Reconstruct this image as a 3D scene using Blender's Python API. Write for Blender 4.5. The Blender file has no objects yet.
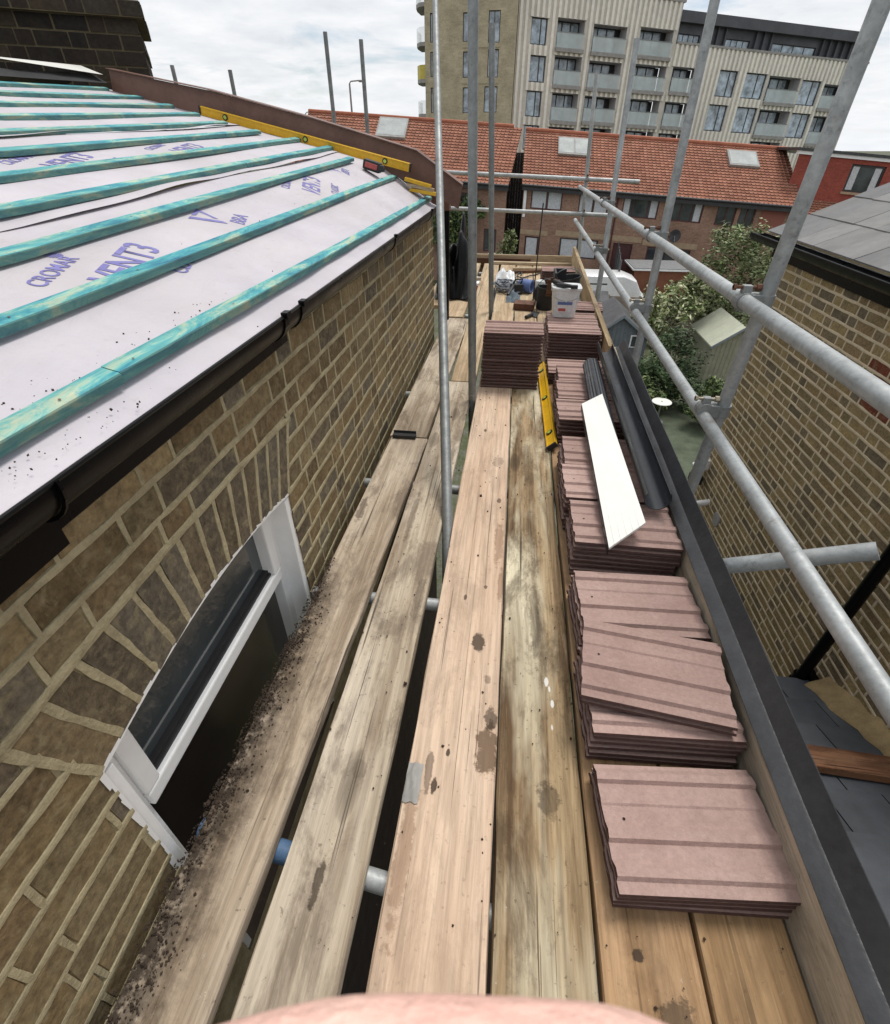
import bpy, bmesh, math, random
from mathutils import Vector, Matrix, Euler
R = random.Random(7)
S = bpy.context.scene
COL = S.collection
rad = math.radians

# ------------------------------------------------------------------ materials
def new_mat(name):
    m = bpy.data.materials.new(name); m.use_nodes = True
    nt = m.node_tree
    return m, nt, nt.nodes['Principled BSDF']

def nd(nt, t, **kw):
    n = nt.nodes.new(t)
    for k, v in kw.items():
        if k in n.inputs: n.inputs[k].default_value = v
        else: setattr(n, k, v)
    return n

def ramp(nt, src, stops, interp='LINEAR'):
    r = nt.nodes.new('ShaderNodeValToRGB'); r.color_ramp.interpolation = interp
    e = r.color_ramp.elements
    while len(e) < len(stops): e.new(.5)
    for i, (p, c) in enumerate(stops):
        e[i].position = p
        e[i].color = (c[0], c[1], c[2], 1) if isinstance(c, (tuple, list)) else (c, c, c, 1)
    nt.links.new(src, r.inputs['Fac'])
    return r.outputs['Color']

def mixc(nt, fac, a, b, mode='MIX'):
    m = nt.nodes.new('ShaderNodeMix'); m.data_type = 'RGBA'; m.blend_type = mode
    for key, v in ((0, fac), (6, a), (7, b)):
        if hasattr(v, 'is_linked'): nt.links.new(v, m.inputs[key])
        elif isinstance(v, (int, float)): m.inputs[key].default_value = v
        else: m.inputs[key].default_value = (v[0], v[1], v[2], 1)
    return m.outputs[2]

def math_(nt, op, a, b=0.0, c=None):
    m = nt.nodes.new('ShaderNodeMath'); m.operation = op
    for i, v in enumerate((a, b, c)):
        if v is None: continue
        if hasattr(v, 'is_linked'): nt.links.new(v, m.inputs[i])
        else: m.inputs[i].default_value = v
    return m.outputs[0]

def coords(nt, scale=(1, 1, 1), rnd=True, kind='Object', rot=(0, 0, 0)):
    tc = nt.nodes.new('ShaderNodeTexCoord')
    mp = nt.nodes.new('ShaderNodeMapping')
    mp.inputs['Scale'].default_value = scale
    mp.inputs['Rotation'].default_value = rot
    nt.links.new(tc.outputs[kind], mp.inputs['Vector'])
    if rnd:
        oi = nt.nodes.new('ShaderNodeObjectInfo')
        v = nt.nodes.new('ShaderNodeVectorMath'); v.operation = 'SCALE'
        v.inputs[0].default_value = (37.1, 53.7, 11.3)
        nt.links.new(oi.outputs['Random'], v.inputs['Scale'])
        nt.links.new(v.outputs[0], mp.inputs['Location'])
    return mp.outputs['Vector']

def noise(nt, vec, scale, detail=4, rough=.6, dist=0.0):
    n = nd(nt, 'ShaderNodeTexNoise', Scale=scale, Detail=detail, Roughness=rough, Distortion=dist)
    nt.links.new(vec, n.inputs['Vector'])
    return n.outputs['Fac']

def bump(nt, bsdf, h, strength=.3, dist=.01):
    b = nd(nt, 'ShaderNodeBump', Strength=strength, Distance=dist)
    nt.links.new(h, b.inputs['Height']); nt.links.new(b.outputs['Normal'], bsdf.inputs['Normal'])

def mat_plain(name, c, rough=.6, metal=0., var=.25, scale=6., c2=None, bmp=.12, spec=.5, mott=.35):
    """a mottled one-colour surface"""
    m, nt, b = new_mat(name)
    v = coords(nt)
    n = noise(nt, v, scale, 6, .65)
    c2 = c2 or tuple(x * (1 - var) * (.8 if mott > .2 else .97) for x in c)
    col = ramp(nt, n, [(.3, c2), (.62, c)])
    n2 = noise(nt, v, scale * 9, 3)
    col = mixc(nt, mott, col, ramp(nt, n2, [(.3, tuple(x * .7 for x in c)), (.7, tuple(min(1, x * 1.15) for x in c))]))
    nt.links.new(col, b.inputs['Base Color'])
    nt.links.new(ramp(nt, n, [(.3, min(1, rough + .12)), (.7, max(.05, rough - .08))]), b.inputs['Roughness'])
    b.inputs['Metallic'].default_value = metal
    b.inputs['Specular IOR Level'].default_value = spec
    if bmp: bump(nt, b, n2, bmp, .004)
    return m

def mat_attr(name, rough=.9, var=.35, scale=40., bmp=.35, spec=.3, smear=None):
    """colour from the face attribute, broken up by noise"""
    m, nt, b = new_mat(name)
    a = nt.nodes.new('ShaderNodeAttribute'); a.attribute_name = 'Col'
    v = coords(nt, rnd=False)
    n = noise(nt, v, scale, 6, .7); n2 = noise(nt, v, scale * .18, 3)
    col = mixc(nt, 1., a.outputs['Color'], ramp(nt, n, [(.25, 1 - var), (.75, 1 + var * .45)]), 'MULTIPLY')
    col = mixc(nt, 1., col, ramp(nt, n2, [(.3, .75), (.7, 1.12)]), 'MULTIPLY')
    if smear:      # pointing dragged over the brick faces, ochre and dark blotches
        n4 = noise(nt, v, scale * .42, 7, .75, .5)
        col = mixc(nt, math_(nt, 'MULTIPLY', ramp(nt, n4, [(.5, 0.), (.68, 1.)]), smear[0]), col, smear[1])
        n5 = noise(nt, v, scale * .27, 6, .7, .3)
        col = mixc(nt, math_(nt, 'MULTIPLY', ramp(nt, n5, [(.58, 0.), (.7, 1.)]), .35), col, (.05, .038, .025))
        n6 = noise(nt, v, scale * .9, 5, .7)
        col = mixc(nt, math_(nt, 'MULTIPLY', ramp(nt, n6, [(.62, 0.), (.7, 1.)]), .5), col, smear[2])
    nt.links.new(col, b.inputs['Base Color'])
    b.inputs['Roughness'].default_value = rough; b.inputs['Specular IOR Level'].default_value = spec
    if bmp: bump(nt, b, n, bmp, .004)
    return m

def mat_wood(name, base, dark, light, streak=.5, stain=.3, knots=.5, edge=None, spots=(), axis=1, paint=None):
    """sawn board: grain along one axis, knots, dirt, given stains"""
    m, nt, b = new_mat(name)
    sc = [22, 22, 22]; sc[axis] = .9
    v = coords(nt, tuple(sc)); v0 = coords(nt, (1, 1, 1))
    vr = coords(nt, (1, 1, 1), rnd=False)
    g = noise(nt, v, 1.0, 8, .72, .6)
    g2 = noise(nt, v, 3.3, 6, .7, .3)
    lowv = [7, 7, 7]; lowv[axis] = 1.1
    low = noise(nt, coords(nt, tuple(lowv)), 1., 4, .6, .4)
    col = mixc(nt, ramp(nt, g, [(.38, 0.), (.62, 1.)]), dark, base)
    col = mixc(nt, math_(nt, 'MULTIPLY', ramp(nt, low, [(.45, 0.), (.65, 1.)]), streak), col, light)
    col = mixc(nt, 1., col, ramp(nt, g2, [(.3, .72), (.6, 1.08)]), 'MULTIPLY')
    # knots
    ks = [5.5, 5.5, 5.5]; ks[axis] = 1.7
    vo = nd(nt, 'ShaderNodeTexVoronoi', Scale=1.0, Randomness=1.); nt.links.new(coords(nt, tuple(ks)), vo.inputs['Vector'])
    kd = math_(nt, 'ADD', vo.outputs['Distance'], math_(nt, 'MULTIPLY', math_(nt, 'SUBTRACT', g2, .5), .12))
    kn = ramp(nt, kd, [(.07, 1.), (.15, .55), (.17, 0.)])
    col = mixc(nt, math_(nt, 'MULTIPLY', kn, knots), col, tuple(x * .35 for x in dark))
    # dirt
    dn = noise(nt, coords(nt, tuple(3.2 if i == axis else 8. for i in range(3))), 1., 8, .75, .4)
    col = mixc(nt, math_(nt, 'MULTIPLY', ramp(nt, dn, [(.5, 0.), (.62, 1.)]), stain), col, tuple(x * .45 for x in dark))
    fine = noise(nt, v0, 70., 3, .6)
    col = mixc(nt, math_(nt, 'MULTIPLY', ramp(nt, fine, [(.64, 0.), (.72, 1.)]), stain), col, tuple(x * .3 for x in dark))
    cs = [75, 75, 75]; cs[axis] = .8
    cr = noise(nt, coords(nt, tuple(cs)), 1., 3, .5, .25)
    ck = math_(nt, 'MULTIPLY', ramp(nt, cr, [(.655, 0.), (.675, 1.)]), ramp(nt, low, [(.4, 0.), (.55, 1.)]))
    col = mixc(nt, math_(nt, 'MULTIPLY', ck, .8), col, tuple(x * .22 for x in dark))
    sp = noise(nt, v0, 48., 6, .75)
    sk = math_(nt, 'MULTIPLY', ramp(nt, sp, [(.655, 0.), (.685, 1.)]), ramp(nt, noise(nt, v0, 2.1, 3), [(.47, 0.), (.6, 1.)]))
    col = mixc(nt, math_(nt, 'MULTIPLY', sk, .75), col, (.6, .57, .5))
    sep = nt.nodes.new('ShaderNodeSeparateXYZ'); nt.links.new(vr, sep.inputs[0])
    wob = math_(nt, 'MULTIPLY', math_(nt, 'SUBTRACT', noise(nt, vr, 22., 7, .75), .5), 2.6)
    for (sx, sy, rx, ry, k, cc) in spots:
        dx = math_(nt, 'DIVIDE', math_(nt, 'SUBTRACT', sep.outputs['X'], sx), rx)
        dy = math_(nt, 'DIVIDE', math_(nt, 'SUBTRACT', sep.outputs['Y'], sy), ry)
        d = math_(nt, 'SQRT', math_(nt, 'ADD', math_(nt, 'MULTIPLY', dx, dx), math_(nt, 'MULTIPLY', dy, dy)))
        d = math_(nt, 'ADD', d, wob)
        col = mixc(nt, math_(nt, 'MULTIPLY', ramp(nt, d, [(.75, 1.), (1.1, 0.)]), k), col, cc)
    if edge:     # soil along one edge: x position, width, strength
        ex, ew, ey = edge
        d = math_(nt, 'DIVIDE', math_(nt, 'SUBTRACT', sep.outputs['X'], ex), ew)
        d = math_(nt, 'ADD', d, math_(nt, 'MULTIPLY', wob, .38))
        yy = math_(nt, 'DIVIDE', math_(nt, 'SUBTRACT', sep.outputs['Y'], ey), .35)
        d = math_(nt, 'ADD', d, math_(nt, 'MAXIMUM', yy, 0.))
        k = ramp(nt, d, [(.35, 1.), (1.15, 0.)])
        spk = ramp(nt, noise(nt, vr, 34., 6, .75), [(.36, .35), (.5, 1.)])
        col = mixc(nt, math_(nt, 'MULTIPLY', math_(nt, 'MULTIPLY', k, spk), .93), col, (.022, .014, .009))
    nt.links.new(col, b.inputs['Base Color'])
    b.inputs['Roughness'].default_value = .82; b.inputs['Specular IOR Level'].default_value = .25
    bump(nt, b, math_(nt, 'SUBTRACT', math_(nt, 'ADD', g, math_(nt, 'MULTIPLY', g2, .6)), ck), .45, .005)
    return m

def mat_galv(name, c=(.44, .46, .46), dark=(.25, .27, .27)):
    m, nt, b = new_mat(name)
    v = coords(nt)
    n = noise(nt, v, 14., 8, .75); n2 = noise(nt, v, 70., 4); n3 = noise(nt, v, 3., 3)
    col = ramp(nt, n, [(.32, dark), (.6, c)])
    col = mixc(nt, .4, col, ramp(nt, n2, [(.35, tuple(x * .8 for x in c)), (.7, tuple(x * 1.2 for x in c))]))
    col = mixc(nt, 1., col, ramp(nt, n3, [(.3, .75), (.7, 1.08)]), 'MULTIPLY')
    spots = ramp(nt, noise(nt, v, 38., 5, .7), [(.66, 0.), (.72, 1.)])
    col = mixc(nt, math_(nt, 'MULTIPLY', spots, .7), col, (.62, .6, .55))
    rust = ramp(nt, noise(nt, v, 9., 6, .75), [(.6, 0.), (.72, 1.)])
    col = mixc(nt, math_(nt, 'MULTIPLY', rust, .5), col, (.17, .11, .07))
    grime = ramp(nt, noise(nt, v, 22., 7, .8), [(.54, 0.), (.66, 1.)])
    col = mixc(nt, math_(nt, 'MULTIPLY', grime, .55), col, tuple(x * .55 for x in dark))
    nt.links.new(col, b.inputs['Base Color'])
    b.inputs['Metallic'].default_value = .35
    nt.links.new(ramp(nt, n, [(.3, .62), (.7, .42)]), b.inputs['Roughness'])
    bump(nt, b, n2, .12, .002)
    return m

def mat_brickuv(name, c1, c2, mortar, bw=.225, rh=.075, ms=.006, bias=0.):
    m, nt, b = new_mat(name)
    tc = nt.nodes.new('ShaderNodeTexCoord')
    br = nd(nt, 'ShaderNodeTexBrick', Scale=1.0)
    br.inputs['Color1'].default_value = (*c1, 1); br.inputs['Color2'].default_value = (*c2, 1)
    br.inputs['Mortar'].default_value = (*mortar, 1)
    br.inputs['Brick Width'].default_value = bw; br.inputs['Row Height'].default_value = rh
    br.inputs['Mortar Size'].default_value = ms; br.inputs['Bias'].default_value = bias
    nt.links.new(tc.outputs['UV'], br.inputs['Vector'])
    n = noise(nt, tc.outputs['UV'], .8, 6, .7); n2 = noise(nt, tc.outputs['UV'], 9., 4)
    col = mixc(nt, 1., br.outputs['Color'], ramp(nt, n, [(.3, .7), (.7, 1.15)]), 'MULTIPLY')
    col = mixc(nt, 1., col, ramp(nt, n2, [(.3, .8), (.7, 1.12)]), 'MULTIPLY')
    nt.links.new(col, b.inputs['Base Color'])
    b.inputs['Roughness'].default_value = .9; b.inputs['Specular IOR Level'].default_value = .25
    bump(nt, b, br.outputs['Fac'], -.25, .01)
    return m

def mat_glass(name, c=(.05, .06, .065), rough=.05, alpha=1.0, lo=.6, hi=1.5):
    m, nt, b = new_mat(name)
    v = coords(nt)
    n = noise(nt, v, 1.3, 4)
    nt.links.new(ramp(nt, n, [(.35, tuple(x * lo for x in c)), (.65, tuple(min(1, x * hi) for x in c))]), b.inputs['Base Color'])
    b.inputs['Roughness'].default_value = rough
    b.inputs['Specular IOR Level'].default_value = .8
    b.inputs['Alpha'].default_value = alpha
    return m

def mat_leaf(name, rough=.6):
    m, nt, b = new_mat(name)
    a = nt.nodes.new('ShaderNodeAttribute'); a.attribute_name = 'Col'
    nt.links.new(a.outputs['Color'], b.inputs['Base Color'])
    b.inputs['Roughness'].default_value = rough
    b.inputs['Specular IOR Level'].default_value = .3
    b.inputs['Subsurface Weight'].default_value = 0.0
    return m

M = {}
M['brick'] = mat_attr('stock_brick', .92, .6, 55., .8, .2, ((.7), (.31, .26, .155), (.25, .17, .075)))
M['brick_soot'] = mat_attr('sooty_brick', .92, .5, 40., .6)
M['mortar'] = mat_plain('lime_mortar', (.46, .40, .255), .95, 0, .35, 14., (.2, .16, .095), bmp=.8, spec=.15)
M['mortar_pale'] = mat_plain('pale_mortar', (.74, .61, .42), .95, 0, .25, 3., bmp=.5, spec=.15)
M['galv'] = mat_galv('galvanised_steel')
M['galv_dark'] = mat_galv('weathered_steel', (.27, .285, .28), (.15, .16, .16))
M['rust'] = mat_plain('rusty_steel', (.16, .075, .045), .8, .3, .5, 30., bmp=.4)
M['bolt'] = mat_plain('zinc_bolt', (.42, .37, .28), .5, .6, .4, 40.)
M['blue_paint'] = mat_plain('blue_tube_paint', (.09, .17, .3), .5, 0, .4, 18., bmp=.2)
def m_tile():
    m, nt, b = new_mat('concrete_tile')
    v = coords(nt); oi = nt.nodes.new('ShaderNodeObjectInfo')
    n = noise(nt, v, 6., 6, .65); n2 = noise(nt, v, 90., 4, .7); n3 = noise(nt, v, 260., 2)
    col = ramp(nt, n, [(.3, (.35, .238, .208)), (.65, (.425, .298, .262))])
    col = mixc(nt, 1., col, ramp(nt, oi.outputs['Random'], [(0., (.86, .84, .83)), (.5, (1., 1., 1.)), (1., (1.12, 1.12, 1.12))]), 'MULTIPLY')
    col = mixc(nt, math_(nt, 'MULTIPLY', ramp(nt, noise(nt, v, 11., 6, .75, .4), [(.56, 0.), (.72, 1.)]), .25), col, (.54, .42, .38))
    col = mixc(nt, math_(nt, 'MULTIPLY', ramp(nt, noise(nt, v, 4.5, 6, .7), [(.58, 0.), (.7, 1.)]), .22), col, (.25, .16, .14))
    col = mixc(nt, 1., col, ramp(nt, n2, [(.3, .85), (.65, 1.06)]), 'MULTIPLY')
    nt.links.new(col, b.inputs['Base Color']); b.inputs['Roughness'].default_value = .92; b.inputs['Specular IOR Level'].default_value = .18
    bump(nt, b, math_(nt, 'ADD', n2, n3), .5, .0035)
    return m
M['tile'] = m_tile()
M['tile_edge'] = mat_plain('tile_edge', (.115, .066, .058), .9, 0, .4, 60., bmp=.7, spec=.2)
M['hole'] = mat_plain('nail_hole', (.02, .012, .01), .9)
M['black'] = mat_plain('black_plastic', (.0035, .0035, .004), .3, 0, .3, 10., bmp=.05, spec=.16)
M['black_matt'] = mat_plain('black_rubber', (.02, .02, .022), .6, 0, .4, 10.)
M['grey_plastic'] = mat_plain('dark_grey_plastic', (.03, .034, .04), .3, 0, .35, 8., bmp=.06)
M['lead'] = mat_plain('dark_lead', (.06, .062, .066), .34, .1, .6, 7., (.018, .018, .019), bmp=.3)
M['upvc'] = mat_plain('white_upvc', (.87, .88, .88), .35, 0, .06, 4., bmp=.03, mott=.08)
M['white_dirty'] = mat_plain('dusty_white_upvc', (.80, .80, .75), .4, 0, .05, 3., bmp=.03, mott=.1)
M['yellow'] = mat_plain('yellow_paint', (.72, .42, .015), .4, 0, .1, 6., bmp=.03)
M['brown_trim'] = mat_plain('brown_trim', (.17, .085, .06), .5, 0, .3, 5., bmp=.1)
M['slate'] = mat_plain('old_slate', (.2, .205, .21), .55, 0, .35, 5., bmp=.2)
M['slate_dark'] = mat_plain('blue_slate', (.075, .085, .1), .45, 0, .3, 5., bmp=.15)
M['conc'] = mat_plain('concrete', (.36, .35, .33), .9, 0, .3, 3., bmp=.3)
M['glass'] = mat_glass('window_glass')
M['glass_sky'] = mat_glass('sky_reflection_glass', (.30, .37, .42), .04, 1., .45, 1.7)  # sky reflection painted into the base colour of the panes
M['balustrade'] = mat_glass('green_balustrade_glass', (.66, .75, .73), .05, .42, .92, 1.06)
M['curtain'] = mat_plain('net_curtain', (.62, .64, .66), .9, 0, .3, 12.)
M['dark'] = mat_plain('dark_recess', (.015, .014, .014), .9)
M['frame_dark'] = mat_plain('dark_frame', (.035, .034, .036), .5)
M['frame_maroon'] = mat_plain('maroon_frame', (.09, .03, .03), .55)
M['skin'] = mat_plain('skin', (.86, .56, .47), .5, 0, .2, 40., (.76, .42, .35), bmp=.4)

# ------------------------------------------------------------------ mesh building
class MB:
    def __init__(s): s.v = []; s.f = []; s.mi = []; s.c = []; s.uv = []
    def quad(s, pts, mi=0, c=None, uv=None):
        n = len(s.v); s.v += [tuple(p) for p in pts]
        s.f.append(tuple(range(n, n + len(pts)))); s.mi.append(mi); s.c.append(c); s.uv.append(uv)
    def add(s, vs, fs, mi=0, c=None):
        n = len(s.v); s.v += [tuple(p) for p in vs]
        for f in fs:
            s.f.append(tuple(i + n for i in f)); s.mi.append(mi); s.c.append(c); s.uv.append(None)
    def box(s, c, d, mi=0, col=None, rot=None, skip=()):
        hx, hy, hz = d[0] / 2, d[1] / 2, d[2] / 2
        vs = [Vector((x * hx, y * hy, z * hz)) for x in (-1, 1) for y in (-1, 1) for z in (-1, 1)]
        if rot is not None: vs = [rot @ v for v in vs]
        vs = [v + Vector(c) for v in vs]
        fs = [(0, 1, 3, 2), (4, 6, 7, 5), (0, 4, 5, 1), (2, 3, 7, 6), (0, 2, 6, 4), (1, 5, 7, 3)]
        s.add(vs, [f for i, f in enumerate(fs) if i not in skip], mi, col)
    def bb(s, x0, x1, y0, y1, z0, z1, mi=0, col=None, skip=()):
        s.box(((x0 + x1) / 2, (y0 + y1) / 2, (z0 + z1) / 2), (x1 - x0, y1 - y0, z1 - z0), mi, col, None, skip)
    def tube(s, pts, r, seg=14, mi=0, cap=True, inner=None, c=None):
        pts = [Vector(p) for p in pts]; n0 = len(s.v); rings = len(pts)
        rs = r if isinstance(r, (list, tuple)) else [r] * rings
        up = None
        for i, p in enumerate(pts):
            t = (pts[min(i + 1, rings - 1)] - pts[max(i - 1, 0)]).normalized()
            if up is None:
                up = Vector((0, 0, 1)) if abs(t.z) < .9 else Vector((1, 0, 0))
            a = t.cross(up).normalized(); b = a.cross(t).normalized(); up = b
            for k in range(seg):
                w = 2 * math.pi * k / seg
                s.v.append(tuple(p + (a * math.cos(w) + b * math.sin(w)) * rs[i]))
        for i in range(rings - 1):
            for k in range(seg):
                k2 = (k + 1) % seg
                s.f.append((n0 + i * seg + k, n0 + i * seg + k2, n0 + (i + 1) * seg + k2, n0 + (i + 1) * seg + k))
                s.mi.append(mi); s.c.append(c); s.uv.append(None)
        if cap:
            for base, order in ((n0, -1), (n0 + (rings - 1) * seg, 1)):
                f = [base + k for k in range(seg)][::order]
                s.f.append(tuple(f)); s.mi.append(mi); s.c.append(c); s.uv.append(None)
    def hollow(s, a, b, r, th=.004, seg=20, mi=0):
        """an open pipe with wall thickness"""
        a, b = Vector(a), Vector(b); t = (b - a).normalized()
        up = Vector((0, 0, 1)) if abs(t.z) < .9 else Vector((1, 0, 0))
        x = t.cross(up).normalized(); y = x.cross(t)
        n0 = len(s.v)
        for p, rr in ((a, r - th), (a, r), (b, r), (b, r - th)):
            for k in range(seg):
                w = 2 * math.pi * k / seg
                s.v.append(tuple(p + (x * math.cos(w) + y * math.sin(w)) * rr))
        for i in range(4):
            j = (i + 1) % 4
            for k in range(seg):
                k2 = (k + 1) % seg
                s.f.append((n0 + i * seg + k, n0 + i * seg + k2, n0 + j * seg + k2, n0 + j * seg + k))
                s.mi.append(mi); s.c.append(None); s.uv.append(None)
    def prism(s, prof, fn, a, b, mi=0, closed=True, cap=True, n=1):
        """extrude profile points through fn(p, t) for t in a..b"""
        k = len(prof); n0 = len(s.v)
        for i in range(n + 1):
            t = a + (b - a) * i / n
            s.v += [tuple(fn(p, t)) for p in prof]
        for i in range(n):
            for j in range(k if closed else k - 1):
                j2 = (j + 1) % k
                s.f.append((n0 + i * k + j, n0 + i * k + j2, n0 + (i + 1) * k + j2, n0 + (i + 1) * k + j))
                s.mi.append(mi); s.c.append(None); s.uv.append(None)
        if cap and closed:
            for o, d in ((n0, -1), (n0 + n * k, 1)):
                s.f.append(tuple([o + j for j in range(k)][::d])); s.mi.append(mi); s.c.append(None); s.uv.append(None)
    def build(s, name, mats, parent=None, loc=None, bevel=0, smooth=False, recalc=True):
        """link as one mesh object; vertices are given in world space and moved to the origin of the thing"""
        off = Vector((0, 0, 0))
        if parent is not None:
            p = parent
            while p is not None: off += p.location; p = p.parent
        if loc is not None: off += Vector(loc)
        me = bpy.data.meshes.new(name)
        me.from_pydata([tuple(Vector(v) - off) for v in s.v], [], s.f)
        if not isinstance(mats, (list, tuple)): mats = [mats]
        for m in mats: me.materials.append(M[m] if isinstance(m, str) else m)
        me.polygons.foreach_set('material_index', s.mi)
        if any(c is not None for c in s.c):
            at = me.attributes.new('Col', 'FLOAT_COLOR', 'FACE')
            flat = []
            for c in s.c: flat += [*(c or (.5, .5, .5)), 1.0]
            at.data.foreach_set('color', flat)
        if any(u is not None for u in s.uv):
            ul = me.uv_layers.new(name='UVMap')
            k = 0
            for f, u in zip(s.f, s.uv):
                for j in range(len(f)):
                    if u: ul.data[k].uv = u[j]
                    k += 1
        if recalc or bevel:
            bm = bmesh.new(); bm.from_mesh(me)
            if recalc: bmesh.ops.recalc_face_normals(bm, faces=bm.faces)
            if bevel:
                es = [e for e in bm.edges if len(e.link_faces) == 2 and e.calc_face_angle(0) > .5]
                bmesh.ops.bevel(bm, geom=es, offset=bevel, segments=2, profile=.6, affect='EDGES', clamp_overlap=True)
            bm.to_mesh(me); bm.free()
        if smooth:
            me.polygons.foreach_set('use_smooth', [True] * len(me.polygons))
            me.set_sharp_from_angle(angle=rad(40))
        o = bpy.data.objects.new(name, me); COL.objects.link(o)
        if parent is not None: o.parent = parent
        if loc is not None: o.location = loc
        return o

def tag(o, label, cat=None, group=None, kind=None):
    if label: o['label'] = label
    if cat: o['category'] = cat
    if group: o['group'] = group
    if kind or cat: o['kind'] = kind or 'thing'
    return o

def thing(name, label, cat, loc, group=None):
    o = bpy.data.objects.new(name, None); COL.objects.link(o)
    o.location = loc; o.empty_display_size = .1
    return tag(o, label, cat, group)

def copy_tree(o, parent=None):
    c = o.copy(); COL.objects.link(c); c.parent = parent
    for ch in list(o.children): copy_tree(ch, c)
    return c

def struct(name, mb, mat, **kw):
    return tag(mb.build(name, mat, **kw), None, kind='structure')

ORD = ['topmost', 'second from top', 'third from top', 'fourth from top', 'fifth from top', 'sixth from top', 'seventh from top',
       'eighth from top', 'ninth from top', 'tenth from top', 'eleventh from top', 'twelfth from top', 'thirteenth from top',
       'fourteenth from top', 'fifteenth from top', 'sixteenth from top', 'seventeenth from top', 'eighteenth from top']
# ------------------------------------------------------------------ scaffold boards
W = {}
STN = (.045, .03, .02)
W['A'] = mat_wood('board_grey_soiled', (.47, .38, .28), (.25, .185, .125), (.58, .49, .385), .7, .55, .5, edge=(-.68, .155, 1.25),
                  spots=[(-.60, 1.75, .02, .1, .6, STN), (-.66, 1.5, .03, .16, .8, (.05, .03, .02))])
W['B'] = mat_wood('board_grey_worn', (.48, .40, .295), (.26, .195, .135), (.62, .54, .43), .8, .55, .6,
                  spots=[(-.33, .36, .012, .05, .8, STN), (-.30, .62, .02, .03, .3, STN), (-.25, 1.25, .02, .12, .35, STN), (-.36, 1.75, .015, .2, .4, STN),
                         (-.25, 2.2, .02, .2, .35, STN)])
W['C'] = mat_wood('board_pink_tan', (.64, .475, .345), (.50, .355, .25), (.70, .55, .42), .5, .3, .25,
                  spots=[(-.02, 1.07, .022, .045, .85, STN), (.03, .71, .033, .085, .8, (.1, .058, .03)), (.035, .80, .02, .04, .75, STN),
                         (-.075, .69, .006, .012, .9, STN), (-.10, .6, .008, .02, .9, STN), (.03, 1.6, .02, .16, .45, (.2, .11, .06)),
                         (.045, 1.35, .012, .1, .5, (.2, .11, .06)), (-.12, .64, .01, .06, .6, STN), (-.085, 2.6, .01, .02, .8, STN),
                         (.0, 2.25, .03, .05, .35, STN), (.02, .93, .012, .02, .5, STN), (-.15, .45, .02, .2, .5, (.2, .11, .06)),
                         (-.08, 1.27, .006, .014, .8, STN), (-.01, 1.33, .008, .012, .7, STN), (.02, 1.9, .01, .02, .7, STN)])
W['D'] = mat_wood('board_green_brown', (.40, .29, .165), (.12, .072, .036), (.64, .57, .41), 1., .6, .7,
                  spots=[(.19, .60, .03, .05, .6, (.05, .034, .02)), (.17, 1.2, .02, .2, .4, STN),
                         (.2, .95, .006, .02, .8, (.8, .8, .76)), (.208, .925, .004, .012, .8, (.8, .8, .76)), (.215, .875, .005, .012, .8, (.8, .8, .76)), (.21, .80, .003, .01, .7, (.8, .8, .76)), (.16, 1.7, .02, .16, .35, STN),
                         (.15, 2.3, .03, .2, .35, STN)])
W['E'] = mat_wood('board_orange_brown', (.45, .285, .155), (.25, .15, .075), (.47, .32, .19), .6, .35, .6,
                  spots=[(.36, .32, .012, .012, .9, STN), (.42, .24, .04, .03, .7, STN)])
W['F'] = mat_wood('board_gold_brown', (.44, .285, .15), (.27, .165, .08), (.5, .35, .2), .6, .3, .5)
W['far'] = mat_wood('board_pale_far', (.52, .39, .25), (.34, .24, .14), (.6, .48, .33), .6, .3, .4)
W['toe'] = mat_wood('toe_board_wood', (.55, .48, .38), (.34, .29, .22), (.62, .52, .36), .6, .4, .4)
W['toe_far'] = mat_wood('toe_board_yellow', (.50, .38, .22), (.3, .21, .12), (.58, .46, .3), .6, .3, .4)
W['dark'] = mat_wood('dark_timber', (.13, .06, .03), (.06, .03, .018), (.2, .1, .05), .6, .4, .4, axis=0)
W['cross'] = mat_wood('pale_cross_timber', (.48, .38, .25), (.28, .2, .12), (.56, .46, .32), .6, .4, .4, axis=0)
W['bat'] = None

def board(label, mat, x0, x1, xa, xb, y0, y1, z=0.0, th=.038, rag=.0025, group='scaffold boards of the deck'):
    """one board: near end x0..x1 at y0, far end xa..xb at y1"""
    mb = MB(); n = 26
    fn = lambda p, t: Vector(((x0 + (xa - x0) * t) * (1 - p[0]) + (x1 + (xb - x1) * t) * p[0] + p[2] * R.uniform(-rag, rag), y0 + (y1 - y0) * t, z + p[1]))
    prof = [(0, -th, 1), (1, -th, 1), (1, -.006, 1), (.985, 0, 0), (.5, .0005, 0), (.015, 0, 0), (0, -.006, 1)]
    mb.prism(prof, fn, 0, 1, 0, n=n)
    o = mb.build('scaffold_board', W[mat])
    return tag(o, label, 'scaffold board', group)

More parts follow.
